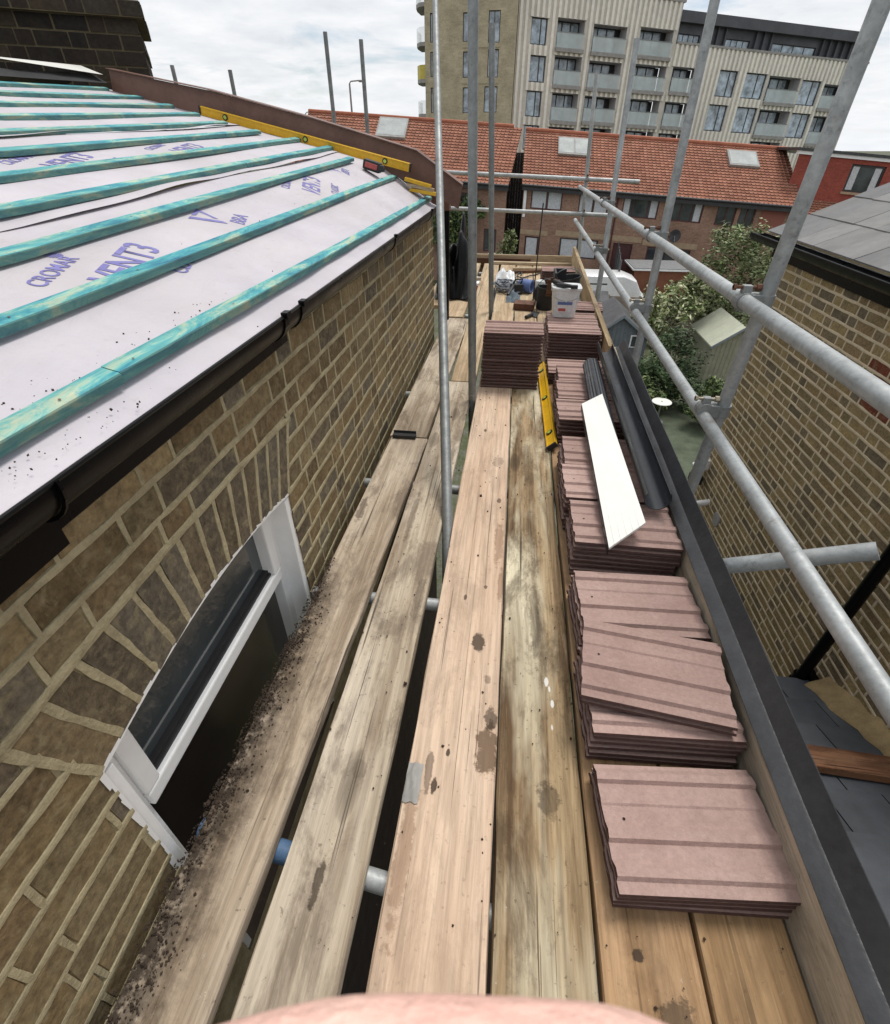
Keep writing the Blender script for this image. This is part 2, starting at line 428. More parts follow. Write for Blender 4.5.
board('grey scaffold board nearest the house wall with dark soil along one edge', 'A', -.672, -.495, -.612, -.405, -.9, 2.46)
board('grey scaffold board beside the wall, beyond the small black plastic piece', 'B', -.625, -.415, -.60, -.375, 2.475, 4.9)
board('worn grey-brown scaffold board second from the house wall, near one', 'B', -.432, -.236, -.39, -.212, -.9, 3.32)
board('worn scaffold board second from the wall, its far length behind the poles', 'far', -.372, -.2, -.40, -.19, 3.335, 7.7)
board('pinkish tan scaffold board with brown stains in the middle of the deck', 'C', -.178, .058, -.172, .052, -.9, 3.42, .003)
board('yellow-green and brown streaked scaffold board right of the pinkish board', 'D', .066, .275, .058, .272, -.9, 3.42)
board('orange-brown scaffold board under the left ends of the tile stacks', 'E', .282, .484, .284, .484, -.9, 3.42, -.001)
board('golden brown scaffold board along the toe board under the tiles', 'F', .49, .676, .49, .690, -.9, 3.42)
board('pale scaffold board at the far deck left of centre, under the rope', 'far', -.168, .045, -.165, .04, 3.44, 7.75, .002)
board('pale scaffold board at the far deck under the brown brick', 'far', .055, .265, .05, .26, 3.44, 7.75)
board('pale scaffold board under the far tile stacks and white bucket', 'far', .275, .475, .27, .47, 3.44, 7.75, .001)
board('far scaffold board along the far toe board', 'far', .482, .68, .478, .69, 3.44, 7.75)
board('pale scaffold board beyond the house corner beside the black sheeting', 'far', -.64, -.44, -.66, -.45, 4.95, 7.7, .001)
board('short pale board outermost on the left beyond the house corner', 'far', -.9, -.7, -.9, -.7, 5.35, 7.7)

# toe boards
def toe(label, mat, x0, x1, y0, y1, z0, z1, zt0, zt1):
    mb = MB(); n = 14
    fn = lambda p, t: Vector((x0 + (x1 - x0) * t + p[0] * .036 + R.uniform(-.001, .001), y0 + (y1 - y0) * t, (z0 + (z1 - z0) * t) * (1 - p[1]) + (zt0 + (zt1 - zt0) * t) * p[1]))
    mb.prism([(0, 0), (1, 0), (1, 1), (0, 1)], fn, 0, 1, 0, n=n)
    return tag(mb.build('toe_board', W[mat], bevel=.002), label, 'toe board', 'toe boards round the deck edge')
toe('weathered grey toe board beside the near tile stacks', 'toe', .678, .712, -.9, 3.48, -.04, .0, .165, .238)
toe('yellowish toe board along the right edge of the far deck', 'toe_far', .69, .80, 3.5, 7.76, .0, .0, .235, .225)
mb = MB(); mb.bb(-.95, .86, 7.8, 7.838, -.13, .10)
tag(mb.build('toe_board', W['cross'], bevel=.002), 'pale toe board across the far end of the deck', 'toe board', 'toe boards round the deck edge')
mb = MB(); mb.bb(-.9, .24, 7.74, 7.79, -.06, .06)
tag(mb.build('timber_length', W['dark'], bevel=.003), 'dark red-brown timber lying against the far end board', 'timber')
mb = MB(); mb.bb(-.3, .8, 7.62, 7.70, .003, .035)
tag(mb.build('timber_length', W['cross'], bevel=.003), 'pale yellow timber lying across the far end of the deck', 'timber')

# dark folded trim lying over the toe board
mb = MB(); n = 30
prof = [(0, 0), (.028, .022), (.034, .024), (.062, .072), (.065, .071), (.0365, .0215), (.03, .019), (.001, -.004)]
fn = lambda p, t: Vector((.666 + .05 * max(0, t / 3.6) ** 1.5 + p[0], t, .172 + .016 * t + p[1] + .002 * math.sin(t * 7)))
mb.prism(prof, fn, -.9, 3.46, 0, n=n)
tag(mb.build('metal_trim', 'lead', smooth=True), 'long dark grey folded metal trim lying along the toe board', 'metal trim')

# ------------------------------------------------------------------ tubes and couplers
RT = .0242
def coupler(parent, p, ax_a, ax_b, off, rusty=False):
    """right-angle coupler: a band round each tube, a body between, bolts with nuts"""
    p = Vector(p); a = Vector(ax_a).normalized(); b = Vector(ax_b).normalized(); o = Vector(off)
    mb = MB()
    mb.tube([p - a * .024, p + a * .024], RT + .006, 16)
    q = p + o
    mb.tube([q - b * .024, q + b * .024], RT + .006, 16)
    m = Matrix((a, b, a.cross(b))).transposed()
    mb.box(p + o * .5, (.05, .05, .034), 0, None, m)
    for c, ax, other in ((p, a, b), (q, b, a)):
        d = a.cross(b).normalized()
        mb.box(c + other * (RT + .012) , (.026, .03, .03), 0, None, m)
    c = mb.build('coupler', 'galv_dark', parent, bevel=.002)
    bb_ = MB()
    d = o.normalized()
    for cpt, other in ((p, b), (q, a)):
        s = cpt + other * (RT + .02)
        bb_.tube([s - d * .045, s + d * .05], .006, 8)
        bb_.tube([s + d * .03, s + d * .046], .0125, 6)
        bb_.tube([s - d * .045, s - d * .036], .011, 6)
    bb_.build('bolt', 'rust' if rusty else 'bolt', c)
    return c

def tube(label, a, b, group, mat='galv', name='scaffold_tube', r=RT):
    mb = MB(); mb.hollow(a, b, r)
    base = a if a[2] <= b[2] else b
    o = mb.build(name, mat, loc=base, smooth=True)
    return tag(o, label, 'scaffold tube', group)

def ext(a, b, za, zb):
    """stretch the line a-b to heights za, zb"""
    a, b = Vector(a), Vector(b); d = (b - a) / (b.z - a.z)
    return tuple(a + d * (za - a.z)), tuple(a + d * (zb - a.z))
G = -6.0
GS = 'upright scaffold tubes'
p1 = tube('long bracing tube leaning away from the camera between the grey and pinkish boards', *ext((-.201, 1.72, 0), (-.69, 5.0, 1.84), -1.6, 2.9), 'bracing tube', 'galv_dark')
p2 = tube('tall upright scaffold tube second along the left of the deck', *ext((-.197, 3.02, 0), (-.257, 3.02, 1.835), G, 2.4), GS, 'galv_dark')
p3 = tube('upright scaffold tube furthest along the left of the deck, its top end in view', *ext((-.181, 5.17, 0), (-.294, 5.17, 2.077), G, 2.07), GS, 'galv_dark')
r1 = tube('thick upright scaffold tube nearest on the right, leaning up to the top right corner', *ext((.87, 1.978, .084), (.87, 1.886, 1.591), G, 2.3), GS)
r2 = tube('upright scaffold tube second along the right rail, in front of the red roof', *ext((.87, 3.431, .066), (.87, 3.522, 1.898), G, 2.5), GS)
r3 = tube('upright scaffold tube third along the right rail with its top end in view', *ext((.87, 5.445, .081), (.87, 5.736, 2.045), G, 2.04), GS)
r4 = tube('thin far corner upright scaffold tube at the end of the right rails', *ext((.90, 7.85, .12), (.80, 7.85, 2.022), G, 2.02), GS)
GB = 'scaffold tubes standing behind the roof'
for lab, x, y, z, lean in (('short tube top nearest the chimney, behind the roof', -4.36, 7.7, 2.12, .015), ('second short tube top right of the chimney, behind the roof', -3.62, 7.7, 2.07, .015),
                     ('tall tube left of the street lamp, behind the roof', -2.37, 7.7, 2.39, .01), ('tall tube right of the street lamp, behind the roof', -1.95, 7.7, 2.32, .01)):
    tube(lab, (x + lean, y, G), (x, y, z), GB, 'galv_dark')

GR = 'horizontal scaffold tubes'
ru = tube('upper guard rail tube running along the right side of the deck', (.8, -.9, .905), (.8, 7.98, .897), GR)
rl = tube('lower guard rail tube running along the right side of the deck', (.8, -.9, .44), (.8, 8.0, .515), GR)
fu = tube('upper rail tube across the far end of the deck', (-1.067, 7.72, 1.057), (1.5, 7.72, .971), GR)
fl = tube('lower rail tube across the far end of the deck', (-1.03, 7.72, .658), (1.335, 7.72, .6), GR)
TUBE_A, TUBE_B = (.752, 1.321, .204), (1.07, 1.187, .425)
sh = tube('short open-ended tube sticking out beyond the toe board towards the brick wall', TUBE_A, TUBE_B, GR, r=.026)
for i, (o, zz) in enumerate(((ru, .9), (rl, .47))):
    for y, x in ((1.93, .87), (3.475, .87), (5.57, .87)):
        z = zz + (0 if i == 0 else .0085 * (y - .0))
        yy = y + (.0 if i == 0 else (.02 if y < 3 else -.02 if y < 4 else -.06))
        coupler(o, (.8, yy, z), (0, 1, 0), (0, 0, 1), (.07, 0, 0), rusty=(i == 0))
coupler(fu, (.85, 7.72, .992), (1, 0, 0), (0, 0, 1), (0, .12, 0), True)
coupler(fl, (.87, 7.72, .611), (1, 0, 0), (0, 0, 1), (0, .12, 0), True)
# under-deck tubes
GT = 'transom tubes under the deck boards'
def transom(y0, y1, lab, blue=False):
    a, b = Vector((-.668, y0, -.064)), Vector((.9, y1, -.064))
    mb = MB(); mb.hollow(a, b, RT)
    o = tag(mb.build('scaffold_tube', 'galv', loc=a, smooth=True), lab, 'scaffold tube', GT)
    if blue:
        m2 = MB(); m2.hollow(a - Vector((.004, 0, 0)), a + (b - a) * .172, RT + .002)
        m2.build('painted_end', 'blue_paint', o, smooth=True)
    return o
transom(.455, .26, 'nearest cross tube under the boards with a blue painted end', True)
transom(1.285, 1.27, 'cross tube under the boards just beyond the window')
transom(2.07, 2.05, 'cross tube under the boards near the first left pole foot')
transom(3.2, 3.2, 'cross tube under the boards near the second left pole foot')
transom(5.2, 5.2, 'cross tube under the far deck boards')
transom(7.3, 7.3, 'cross tube under the far end of the deck')
for x, lab in ((-.06, 'long tube under the pinkish board'), (.92, 'long tube under the right deck edge')):
    tube(lab, (x, -.9, -.115), (x, 7.9, -.115), 'long tubes under the deck')

# ------------------------------------------------------------------ roof tiles in stacks
TL, TW, TP = .38, .275, .0222
def tile_mesh(seed):
    rr = random.Random(seed)
    top = [(0, .0142), (.004, .0185), (.024, .0185), (.030, .0105), (.036, .0105)]
    prof = [(0, .008), (.003, .0165), (.026, .0165), (.032, .028), (.048, .028), (.066, .0165), (.098, .0165), (.104, .028), (.122, .028), (.142, .0165),
            (.176, .0165), (.181, .0205), (.192, .0195), (.204, .0165), (.226, .0165), (.232, .028), (.25, .028), (.264, .016), (.273, .015), (.275, .004),
            (.262, .001), (.25, .0142), (.235, .0142), (.224, .002), (.142, .002), (.122, .0142), (.106, .0142), (.094, .002), (.066, .002), (.048, .0142), (.033, .0142), (.022, .001), (.006, .001)]
    mb = MB()
    n = 5
    offs = [[rr.uniform(-.0007, .0007) for _ in prof] for _ in range(n + 1)]
    ends = [[rr.uniform(-.0015, .0015) for _ in prof] for _ in range(2)]
    k = len(prof)
    for i in range(n + 1):
        for j, (y, z) in enumerate(prof):
            x = TL * i / n
            if i == 0: x += ends[0][j]
            if i == n: x += ends[1][j]
            mb.v.append((x, y, z * .88 + offs[i][j]))
    for i in range(n):
        for j in range(k):
            j2 = (j + 1) % k
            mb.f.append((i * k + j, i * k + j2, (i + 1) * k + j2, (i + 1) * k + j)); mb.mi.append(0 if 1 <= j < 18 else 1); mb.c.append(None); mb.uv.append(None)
    # rough ends as triangle fans about the strip centreline
    for base in (0, n * k):
        half = 19
        for j in range(half - 1):
            a, b2 = j, j + 1
            ya = prof[a][0]; 
            c1 = min(range(half, k), key=lambda q: abs(prof[q][0] - prof[a][0])); c2 = min(range(half, k), key=lambda q: abs(prof[q][0] - prof[b2][0]))
            f = [base + a, base + b2, base + c2] + ([base + c1] if c1 != c2 else [])
            mb.f.append(tuple(f)); mb.mi.append(1); mb.c.append(None); mb.uv.append(None)
    # nail hole
    for cx, cy in ((.045, .148),):
        mb.add([(cx + .0035 * math.cos(w), cy + .0035 * math.sin(w), .0165 * .88 + .0009) for w in [q * math.pi / 4 for q in range(8)]], [tuple(range(8))], 2)
    me_o = mb.build('roof_tile', ['tile', 'tile_edge', 'hole'], recalc=True)
    me = me_o.data; bpy.data.objects.remove(me_o)
    return me
TM = [tile_mesh(s) for s in range(5)]
def stack(x, y, n, where, rot=0., z=0.0, jit=.006, drift=(0, 0)):
    for i in range(n):
        o = bpy.data.objects.new('roof_tile', TM[R.randrange(5)]); COL.objects.link(o)
        o.location = (x + R.uniform(-jit, jit) + drift[0] * i, y + R.uniform(-jit, jit) * .8 + drift[1] * i, z + i * TP)
        o.rotation_euler = (0, 0, rad(rot) + R.uniform(-.012, .012))
        k = n - 1 - i
        tag(o, 'brown concrete roof tile, %s, in %s' % ('only one' if n == 1 else ORD[k], where), 'roof tile', 'roof tiles stacked on the scaffold')
stack(.318, .398, 4, 'nearest stack', 4.5)
stack(.298, .722, 6, 'low second stack from the camera', 3)
stack(.262, .792, 2, 'skewed pile on the second stack', -6.5, z=6 * TP)
stack(.302, 1.055, 6, 'third stack, behind the skewed pile', 2.5)
stack(.302, 1.435, 8, 'stack under near end of the white strip', 0.)
stack(.292, 1.715, 8, 'stack under middle of the white strip', 1.)
stack(.300, 1.995, 8, 'stack under far end of the white strip', -1.)
stack(.315, 2.50, 7, 'stack beside near end of yellow level', 0.)
stack(.325, 2.78, 7, 'stack under the ridged grey gutter', .5)
stack(.335, 3.06, 7, 'stack at far end of ridged gutter', -.5)
stack(.30, 3.36, 4, 'low stack before tall right-hand one', 0.)
stack(.30, 3.75, 11, 'tall right stack in front of bucket', 0.)
stack(.30, 4.03, 11, 'tall stack under the white bucket', .6)
stack(-.155, 3.24, 17, 'tall stack across the pinkish board', .8, jit=.007)
stack(.40, 4.52, 10, 'stack right of the white bucket', -4)
stack(.34, 6.35, 8, 'far stack behind the black buckets', 0.)

# ------------------------------------------------------------------ things lying on the deck
def level(label, a, b, up, w=.024, h=.06):
    """I-section spirit level lying between a and b"""
    a, b = Vector(a), Vector(b); t = (b - a).normalized(); u = Vector(up).normalized(); s = t.cross(u).normalized(); u = s.cross(t)
    o = thing('spirit_level', label, 'spirit level', a)
    L = (b - a).length
    m = Matrix((t, s, u)).transposed()
    body = MB()
    for du, hh, ww in ((h / 2 - .003, .006, w), (-h / 2 + .003, .006, w), (0, h - .01, w * .55)):
        body.box((a + b) / 2 + u * du, (L, ww, hh), 0, None, m)
    body.build('body', 'yellow', o, bevel=.001)
    caps = MB()
    for q in (a, b): caps.box(q, (.012, w + .003, h + .003), 0, None, m)
    for c in caps and (a, b):
        e = MB(); e.box(c, (.012, w + .003, h + .003), 0, None, m); e.build('end_cap', 'black_matt', o, bevel=.001)
    for f in (.5, .12, .88):
        p = a + (b - a) * f
        v = MB(); v.tube([p - s * (w / 2 + .001), p + s * (w / 2 + .001)], .019, 18); fr = v.build('vial_frame', 'black_matt', o)
        g = MB(); g.tube([p - t * .016 + s * 0, p + t * .016], .006, 10)
        g.tube([p - s * (w / 2 + .0025), p + s * (w / 2 + .0025)], .012, 14); g.build('vial', M['vial'] if 'vial' in M else 'upvc', fr)
    return o
M['vial'] = mat_plain('green_vial', (.45, .6, .1), .15)
level('yellow spirit level lying on the deck beside the tile stacks', (.283, 2.405, .03), (.262, 3.66, .03), (.75, 0, .66), h=.055)

mb = MB()   # white fascia strip
fa = [Vector((.415, 2.50, .236)), Vector((.531, 2.61, .252)), Vector((.538, 1.47, .25)), Vector((.402, 1.355, .214))]
nrm = (fa[1] - fa[0]).cross(fa[3] - fa[0]).normalized() * -1
if nrm.z < 0: nrm = -nrm
fa = [p + nrm * .006 for p in fa]
lo = [p - nrm * .009 for p in fa]
mb.add(fa + lo, [(0, 1, 2, 3), (7, 6, 5, 4), (0, 4, 5, 1), (1, 5, 6, 2), (2, 6, 7, 3), (3, 7, 4, 0)])
wd = (fa[0] - fa[1]).normalized()
for k in range(5):
    pa, pb = fa[0] + (fa[1] - fa[0]) * (.15 + .17 * k), fa[3] + (fa[2] - fa[3]) * (.15 + .17 * k)
    q = nrm * .0012
    mb.add([pa + wd * .001 + q, pa - wd * .001 + q, pb - wd * .001 + q, pb + wd * .001 + q, pa + wd * .002, pa - wd * .002, pb - wd * .002, pb + wd * .002], [(0, 1, 2, 3), (0, 4, 7, 3), (1, 2, 6, 5)])
o = tag(mb.build('fascia_strip', 'white_dirty'), 'white plastic fascia strip lying slanted on the tile stacks', 'fascia strip')
mb = MB(); mb.add([fa[0] - nrm * .0005 + wd * .0, fa[3] - nrm * .0005, fa[3] - nrm * .034 + wd * .003, fa[0] - nrm * .034 + wd * .003], [(0, 1, 2, 3)])
mb.add([fa[0] - nrm * .0005 + wd * .004, fa[3] - nrm * .0005 + wd * .004, fa[3] - nrm * .034 + wd * .006, fa[0] - nrm * .034 + wd * .006], [(0, 1, 2, 3)])
mb.build('turned_edge', 'grey_plastic', o)

def arc_gutter(mb, a, b, r, a0, a1, th=.003, seg=14, n=1, mi=0):
    a, b = Vector(a), Vector(b); t = (b - a).normalized(); x = t.cross(Vector((0, 0, 1))).normalized(); z = x.cross(t)
    prof = [(r * math.cos(rad(a0 + (a1 - a0) * k / seg)), r * math.sin(rad(a0 + (a1 - a0) * k / seg))) for k in range(seg + 1)]
    prof += [((r - th) * math.cos(rad(a0 + (a1 - a0) * k / seg)), (r - th) * math.sin(rad(a0 + (a1 - a0) * k / seg))) for k in range(seg, -1, -1)]
    mb.prism(prof, lambda p, q: a + t * q + x * p[0] + z * p[1], 0, (b - a).length, mi, n=n)
mb = MB(); arc_gutter(mb, (.612, 1.62, .258), (.632, 3.35, .285), .05, 150, 395)
tag(mb.build('gutter_length', 'grey_plastic', smooth=True), 'dark grey gutter length lying along the toe board, open end towards camera', 'gutter length')
mb = MB()
rr_ = [.05 + (.004 if k % 2 else 0) for k in range(24)]
a_, b_ = Vector((.505, 2.15, .236)), Vector((.545, 3.2, .236))
t_ = (b_ - a_).normalized(); x_ = t_.cross(Vector((0, 0, 1))); prof = []
for k in range(23): prof.append((rr_[k] * math.cos(rad(-5 + 190 * k / 22)), rr_[k] * math.sin(rad(-5 + 190 * k / 22))))
prof += [(p[0] * .9, p[1] * .9) for p in prof[::-1]]
mb.prism(prof, lambda p, q: a_ + t_ * q + x_ * p[0] + Vector((0, 0, p[1] - .05 + .012)), 0, (b_ - a_).length)
tag(mb.build('gutter_length', 'grey_plastic', smooth=False), 'ridged grey gutter length lying upside down on the tiles, half under the white strip', 'gutter length')

# small black plastic piece on the wall-side board
mb = MB(); mb.bb(-.60, -.47, 2.44, 2.475, .001, .022); mb.bb(-.60, -.47, 2.475, 2.48, .001, .035)
tag(mb.build('plastic_offcut', 'black_matt', bevel=.002), 'small black plastic strip across the board beside the wall', 'plastic offcut')

# bucket with handle, label and things on it
def lathe(mb, c, prof, seg=28, mi=0, rot=None):
    n0 = len(mb.v); k = len(prof)
    for (r, z) in prof:
        for s in range(seg):
            w = 2 * math.pi * s / seg; v = Vector((r * math.cos(w), r * math.sin(w), z))
            if rot is not None: v = rot @ v
            mb.v.append(tuple(Vector(c) + v))
    for i in range(k - 1):
        for s in range(seg):
            s2 = (s + 1) % seg
            mb.f.append((n0 + i * seg + s, n0 + i * seg + s2, n0 + (i + 1) * seg + s2, n0 + (i + 1) * seg + s)); mb.mi.append(mi); mb.c.append(None); mb.uv.append(None)
ZT = 11 * TP + .004
M['lab_white'] = mat_plain('label_paper', (.7, .7, .7), .7, 0, .08)
M['lab_red'] = mat_plain('label_red', (.45, .09, .08), .6)
M['lab_blue'] = mat_plain('label_blue', (.12, .18, .4), .6)
M['tub'] = mat_plain('milky_plastic', (.68, .7, .7), .35, 0, .1, 5.)
bk = thing('bucket', 'white plastic bucket with red and white label standing on the tall tile stack', 'bucket', (.425, 4.2, ZT))
mb = MB()
def sq(hw, hd, z): # rounded rectangle ring
    pts = []
    for k in range(32):
        w = 2 * math.pi * k / 32; c, s = math.cos(w), math.sin(w); e = .35
        pts.append((.425 + hw * math.copysign(abs(c) ** e, c), 4.2 + hd * math.copysign(abs(s) ** e, s), ZT + z))
    return pts
rings = [sq(.085, .08, 0), sq(.108, .1, .2), sq(.114, .106, .2), sq(.114, .106, .215), sq(.104, .096, .213), sq(.1, .092, .212)]
for i in range(len(rings) - 1):
    for k in range(32):
        k2 = (k + 1) % 32; mb.quad([rings[i][k], rings[i][k2], rings[i + 1][k2], rings[i + 1][k]])
mb.quad(rings[0]); mb.quad(rings[-1])
mb.build('tub', 'tub', bk, smooth=True)
y0f = 4.2 - .0905
lb = MB(); lb.add([(.365, y0f - .0015, ZT + .04), (.475, y0f - .0015, ZT + .04), (.477, y0f - .0105, ZT + .125), (.363, y0f - .0105, ZT + .125)], [(0, 1, 2, 3)])
l_ = lb.build('label', 'lab_white', bk)
lb = MB(); lb.add([(.365, y0f - .0105, ZT + .098), (.475, y0f - .0105, ZT + .098), (.475, y0f - .0125, ZT + .12), (.365, y0f - .0125, ZT + .12)], [(0, 1, 2, 3)]); lb.build('label_band', 'lab_blue', l_)
lb = MB(); lb.add([(.375, y0f - .005, ZT + .05), (.43, y0f - .005, ZT + .05), (.43, y0f - .0085, ZT + .072), (.375, y0f - .0085, ZT + .072)], [(0, 1, 2, 3)]); lb.build('label_band', 'lab_red', l_)
mb = MB(); mb.tube([(.31, 4.2, ZT + .19), (.34, 4.09, ZT + .15), (.425, 4.07, ZT + .125), (.51, 4.09, ZT + .15), (.54, 4.2, ZT + .19)], .003, 6); mb.build('wire_handle', 'galv', bk, smooth=True)
# claw hammer / pliers on the bucket
mb = MB(); mb.tube([(.35, 4.17, ZT + .225), (.40, 4.13, ZT + .23), (.47, 4.09, ZT + .233)], [.013, .017, .011], 10); mb.tube([(.40, 4.13, ZT + .23), (.33, 4.24, ZT + .235)], [.016, .02], 10)
mb.box((.47, 4.085, ZT + .232), (.05, .04, .022)); tag(mb.build('hand_tool', 'black_matt', smooth=True), 'black handled tool lying across the lid of the white bucket', 'hand tool')
# black buckets
for lab, x, y, z, r, h, tilt in (('small black rubber bucket standing on the boards behind the white bucket', .345, 5.35, .0, .1, .2, 4), ('black bucket right behind the white bucket, open rim up', .53, 5.05, .222, .12, .13, -10)):
    b = thing('bucket', lab, 'bucket', (x, y, z)); rm = Matrix.Rotation(rad(tilt), 3, 'Y')
    mb = MB(); lathe(mb, (x, y, z), [(.0, .0), (r * .78, .0), (r, h), (r + .008, h), (r + .008, h + .012), (r - .006, h + .01), (r * .76, .01), (0, .01)], rot=rm); mb.build('body', 'black_matt', b, smooth=True)
    mb = MB(); mb.tube([Vector((x, y, z)) + rm @ Vector((r * math.cos(w), .02, h - .01 + .09 * math.sin(w))) for w in [math.pi * q / 8 for q in range(9)]], .004, 6); mb.build('handle', 'galv_dark', b, smooth=True)
mb = MB(); mb.bb(.38, .40, 4.9, 5.14, .222, .42); mb.bb(.40, .50, 5.12, 5.14, .222, .42); mb.bb(.38, .5, 4.9, 5.14, .222, .23)
tag(mb.build('plastic_tray', 'black_matt', bevel=.004), 'black plastic tray with upright sides between the buckets', 'tray')

# rope heap, roll, brick, trowel, jacket
M['rope'] = mat_plain('blue_grey_rope', (.12, .14, .18), .8, 0, .7, 30., (.5, .5, .48))
mb = MB(); pts = []
for k in range(260):
    w = k * .31; rr2 = .05 + .075 * (.5 + .5 * math.sin(k * .05)) + R.uniform(-.012, .012)
    pts.append((-.02 + 1.25 * rr2 * math.cos(w) + .06 * math.sin(k * .021), 6.12 + 1.9 * rr2 * math.sin(w), .015 + .07 * (k / 260) + R.uniform(-.008, .008)))
mb.tube(pts, .009, 6)
tag(mb.build('rope_coil', 'rope', smooth=True), 'blue and white rope lying in a loose coil on the far boards', 'rope')
mb = MB(); mb.hollow((.10, 6.05, .075), (.23, 5.98, .075), .068, .02, 20)
tag(mb.build('tape_roll', 'lab_blue', smooth=True), 'dark blue roll lying on its side next to the rope', 'roll')
mb = MB(); lathe(mb, (.30, 5.72, .0), [(0, 0), (.05, 0), (.06, .03), (.06, .15), (.045, .19), (.02, .2), (0, .2)])
tag(mb.build('plastic_container', 'tub', smooth=True), 'pale plastic container beside the dark blue roll', 'container')
mb = MB(); lathe(mb, (.315, 5.6, .09), [(.05, -.02), (.085, -.02), (.09, 0), (.085, .02), (.05, .02), (.045, 0), (.05, -.02)], rot=Matrix.Rotation(rad(75), 3, 'X') @ Matrix.Rotation(rad(20), 3, 'Y'))
tag(mb.build('cable_reel', 'black_matt', smooth=True), 'black ring-shaped reel leaning on the pale container', 'reel')
jk = MB()
for i in range(9):
    for j in range(9):
        pass
def cloth(mb, cx, cy, z, w, d, h, seed, n=16, ex=.5):
    rr3 = random.Random(seed); ph = [rr3.uniform(0, 6) for _ in range(6)]
    g = []
    for i in range(n + 1):
        row = []
        for j in range(n + 1):
            u, v = i / n * 2 - 1, j / n * 2 - 1
            e = max(0, 1 - (abs(u) ** 2.6 + abs(v) ** 2.6))
            hh = h * e ** ex * (.65 + .25 * math.sin(u * 5 + ph[0] + v * 2) + .22 * math.sin(v * 7 + ph[1] - u * 3) + .12 * math.sin(u * 11 + ph[2]))
            row.append((cx + u * w + .04 * w * math.sin(v * 6 + ph[3]), cy + v * d + .05 * d * math.sin(u * 5 + ph[4]), z + max(.002, hh)))
        g.append(row)
    for i in range(n):
        for j in range(n):
            mb.quad([g[i][j], g[i + 1][j], g[i + 1][j + 1], g[i][j + 1]])
def weld(o, d=1e-4):
    bm = bmesh.new(); bm.from_mesh(o.data); bmesh.ops.remove_doubles(bm, verts=bm.verts, dist=d); bmesh.ops.recalc_face_normals(bm, faces=bm.faces); bm.to_mesh(o.data); bm.free()
    o.data.polygons.foreach_set('use_smooth', [True] * len(o.data.polygons)); return o
M['denim'] = mat_plain('grey_blue_cloth', (.13, .17, .2), .95, 0, .4, 12., bmp=.3)
mb = MB(); cloth(mb, .03, 5.72, .003, .075, .17, .07, 3)
tag(weld(mb.build('glove', 'denim')), 'grey-blue cloth glove lying below the rope coil', 'glove')
mb = MB(); mb.box((.145, 5.33, .035), (.2, .17, .06), 0, None, Matrix.Rotation(rad(-8), 3, 'Z'))
tag(mb.build('brick', M['brick_red'] if 'brick_red' in M else 'rust', bevel=.006), 'single red-brown brick lying on the far boards', 'brick')
mb = MB(); mb.tube([(.16, 4.95, .02), (.22, 5.06, .02)], .016, 10); mb.add([(.22, 5.03, .012), (.26, 5.0, .008), (.30, 5.2, .006), (.22, 5.24, .006), (.2, 5.08, .012)], [(0, 1, 2, 3, 4)])
tag(mb.build('trowel', 'black_matt'), 'black trowel lying in front of the red-brown brick', 'trowel')
mb = MB(); mb.tube([(.235, 5.55, .002), (.24, 5.55, .9)], .006, 8)
tag(mb.build('metal_rod', 'black_matt'), 'thin dark metal rod standing upright beside the brick', 'rod')
# black sheeting at the house corner and pale timbers under it
mb = MB(); cloth(mb, -.63, 6.05, .02, .19, .5, .62, 15, 30, .28)
tag(weld(mb.build('plastic_sheet', 'black')), 'black plastic sheeting bunched up at the house corner', 'plastic sheet')
for i, (lab, x, y, rz, z) in enumerate((('short pale timber offcut under the black sheeting', -.62, 5.75, 25, .02), ('second short pale timber offcut, crossing the first', -.60, 6.3, 58, .055))):
    mb = MB(); mb.box((x, y, z), (.09, .5, .035), 0, None, Matrix.Rotation(rad(-rz), 3, 'Z'))
    tag(mb.build('timber_offcut', W['toe'], bevel=.002), lab, 'timber offcut')

# soil crumbs on the wall-side board (nobody could count them)
mb = MB()
M['soil'] = mat_plain('dark_soil', (.05, .032, .02), .98, 0, .4, 40., bmp=.3)
clus = [(R.uniform(.08, 1.3), abs(R.gauss(.02, .03)), R.uniform(.012, .05)) for _ in range(46)]
for k in range(3000):
    y = R.uniform(.05, 1.42); w = .1 * (1 - max(0, y - 1.0) / .6)
    cl = clus[R.randrange(len(clus))]
    if k % 3: y = cl[0] + R.gauss(0, cl[2])
    x = -.668 + .02 * y + abs(R.gauss(0, .33)) * w if k % 3 == 0 else -.665 + abs(cl[1] + R.gauss(0, cl[2] * .5))
    if y < .02 or x > -.53 or x < -.672 + .018 * y: continue
    s = abs(R.gauss(0, .0017)) + .0006
    c = Vector((x, y, .001 + s * .4)); q = Euler((R.uniform(0, 6), R.uniform(0, 6), 0)).to_matrix()
    vs = [c + q @ (Vector(d) * s * R.uniform(.7, 1.4)) for d in ((1, 0, 0), (-1, 0, 0), (0, 1, 0), (0, -1, 0), (0, 0, 1), (0, 0, -1))]
    mb.add(vs, [(0, 2, 4), (2, 1, 4), (1, 3, 4), (3, 0, 4), (2, 0, 5), (1, 2, 5), (3, 1, 5), (0, 3, 5)])
tag(mb.build('soil', 'soil', recalc=False), 'dark soil crumbs along the edge of the wall-side board', 'soil', kind='stuff')
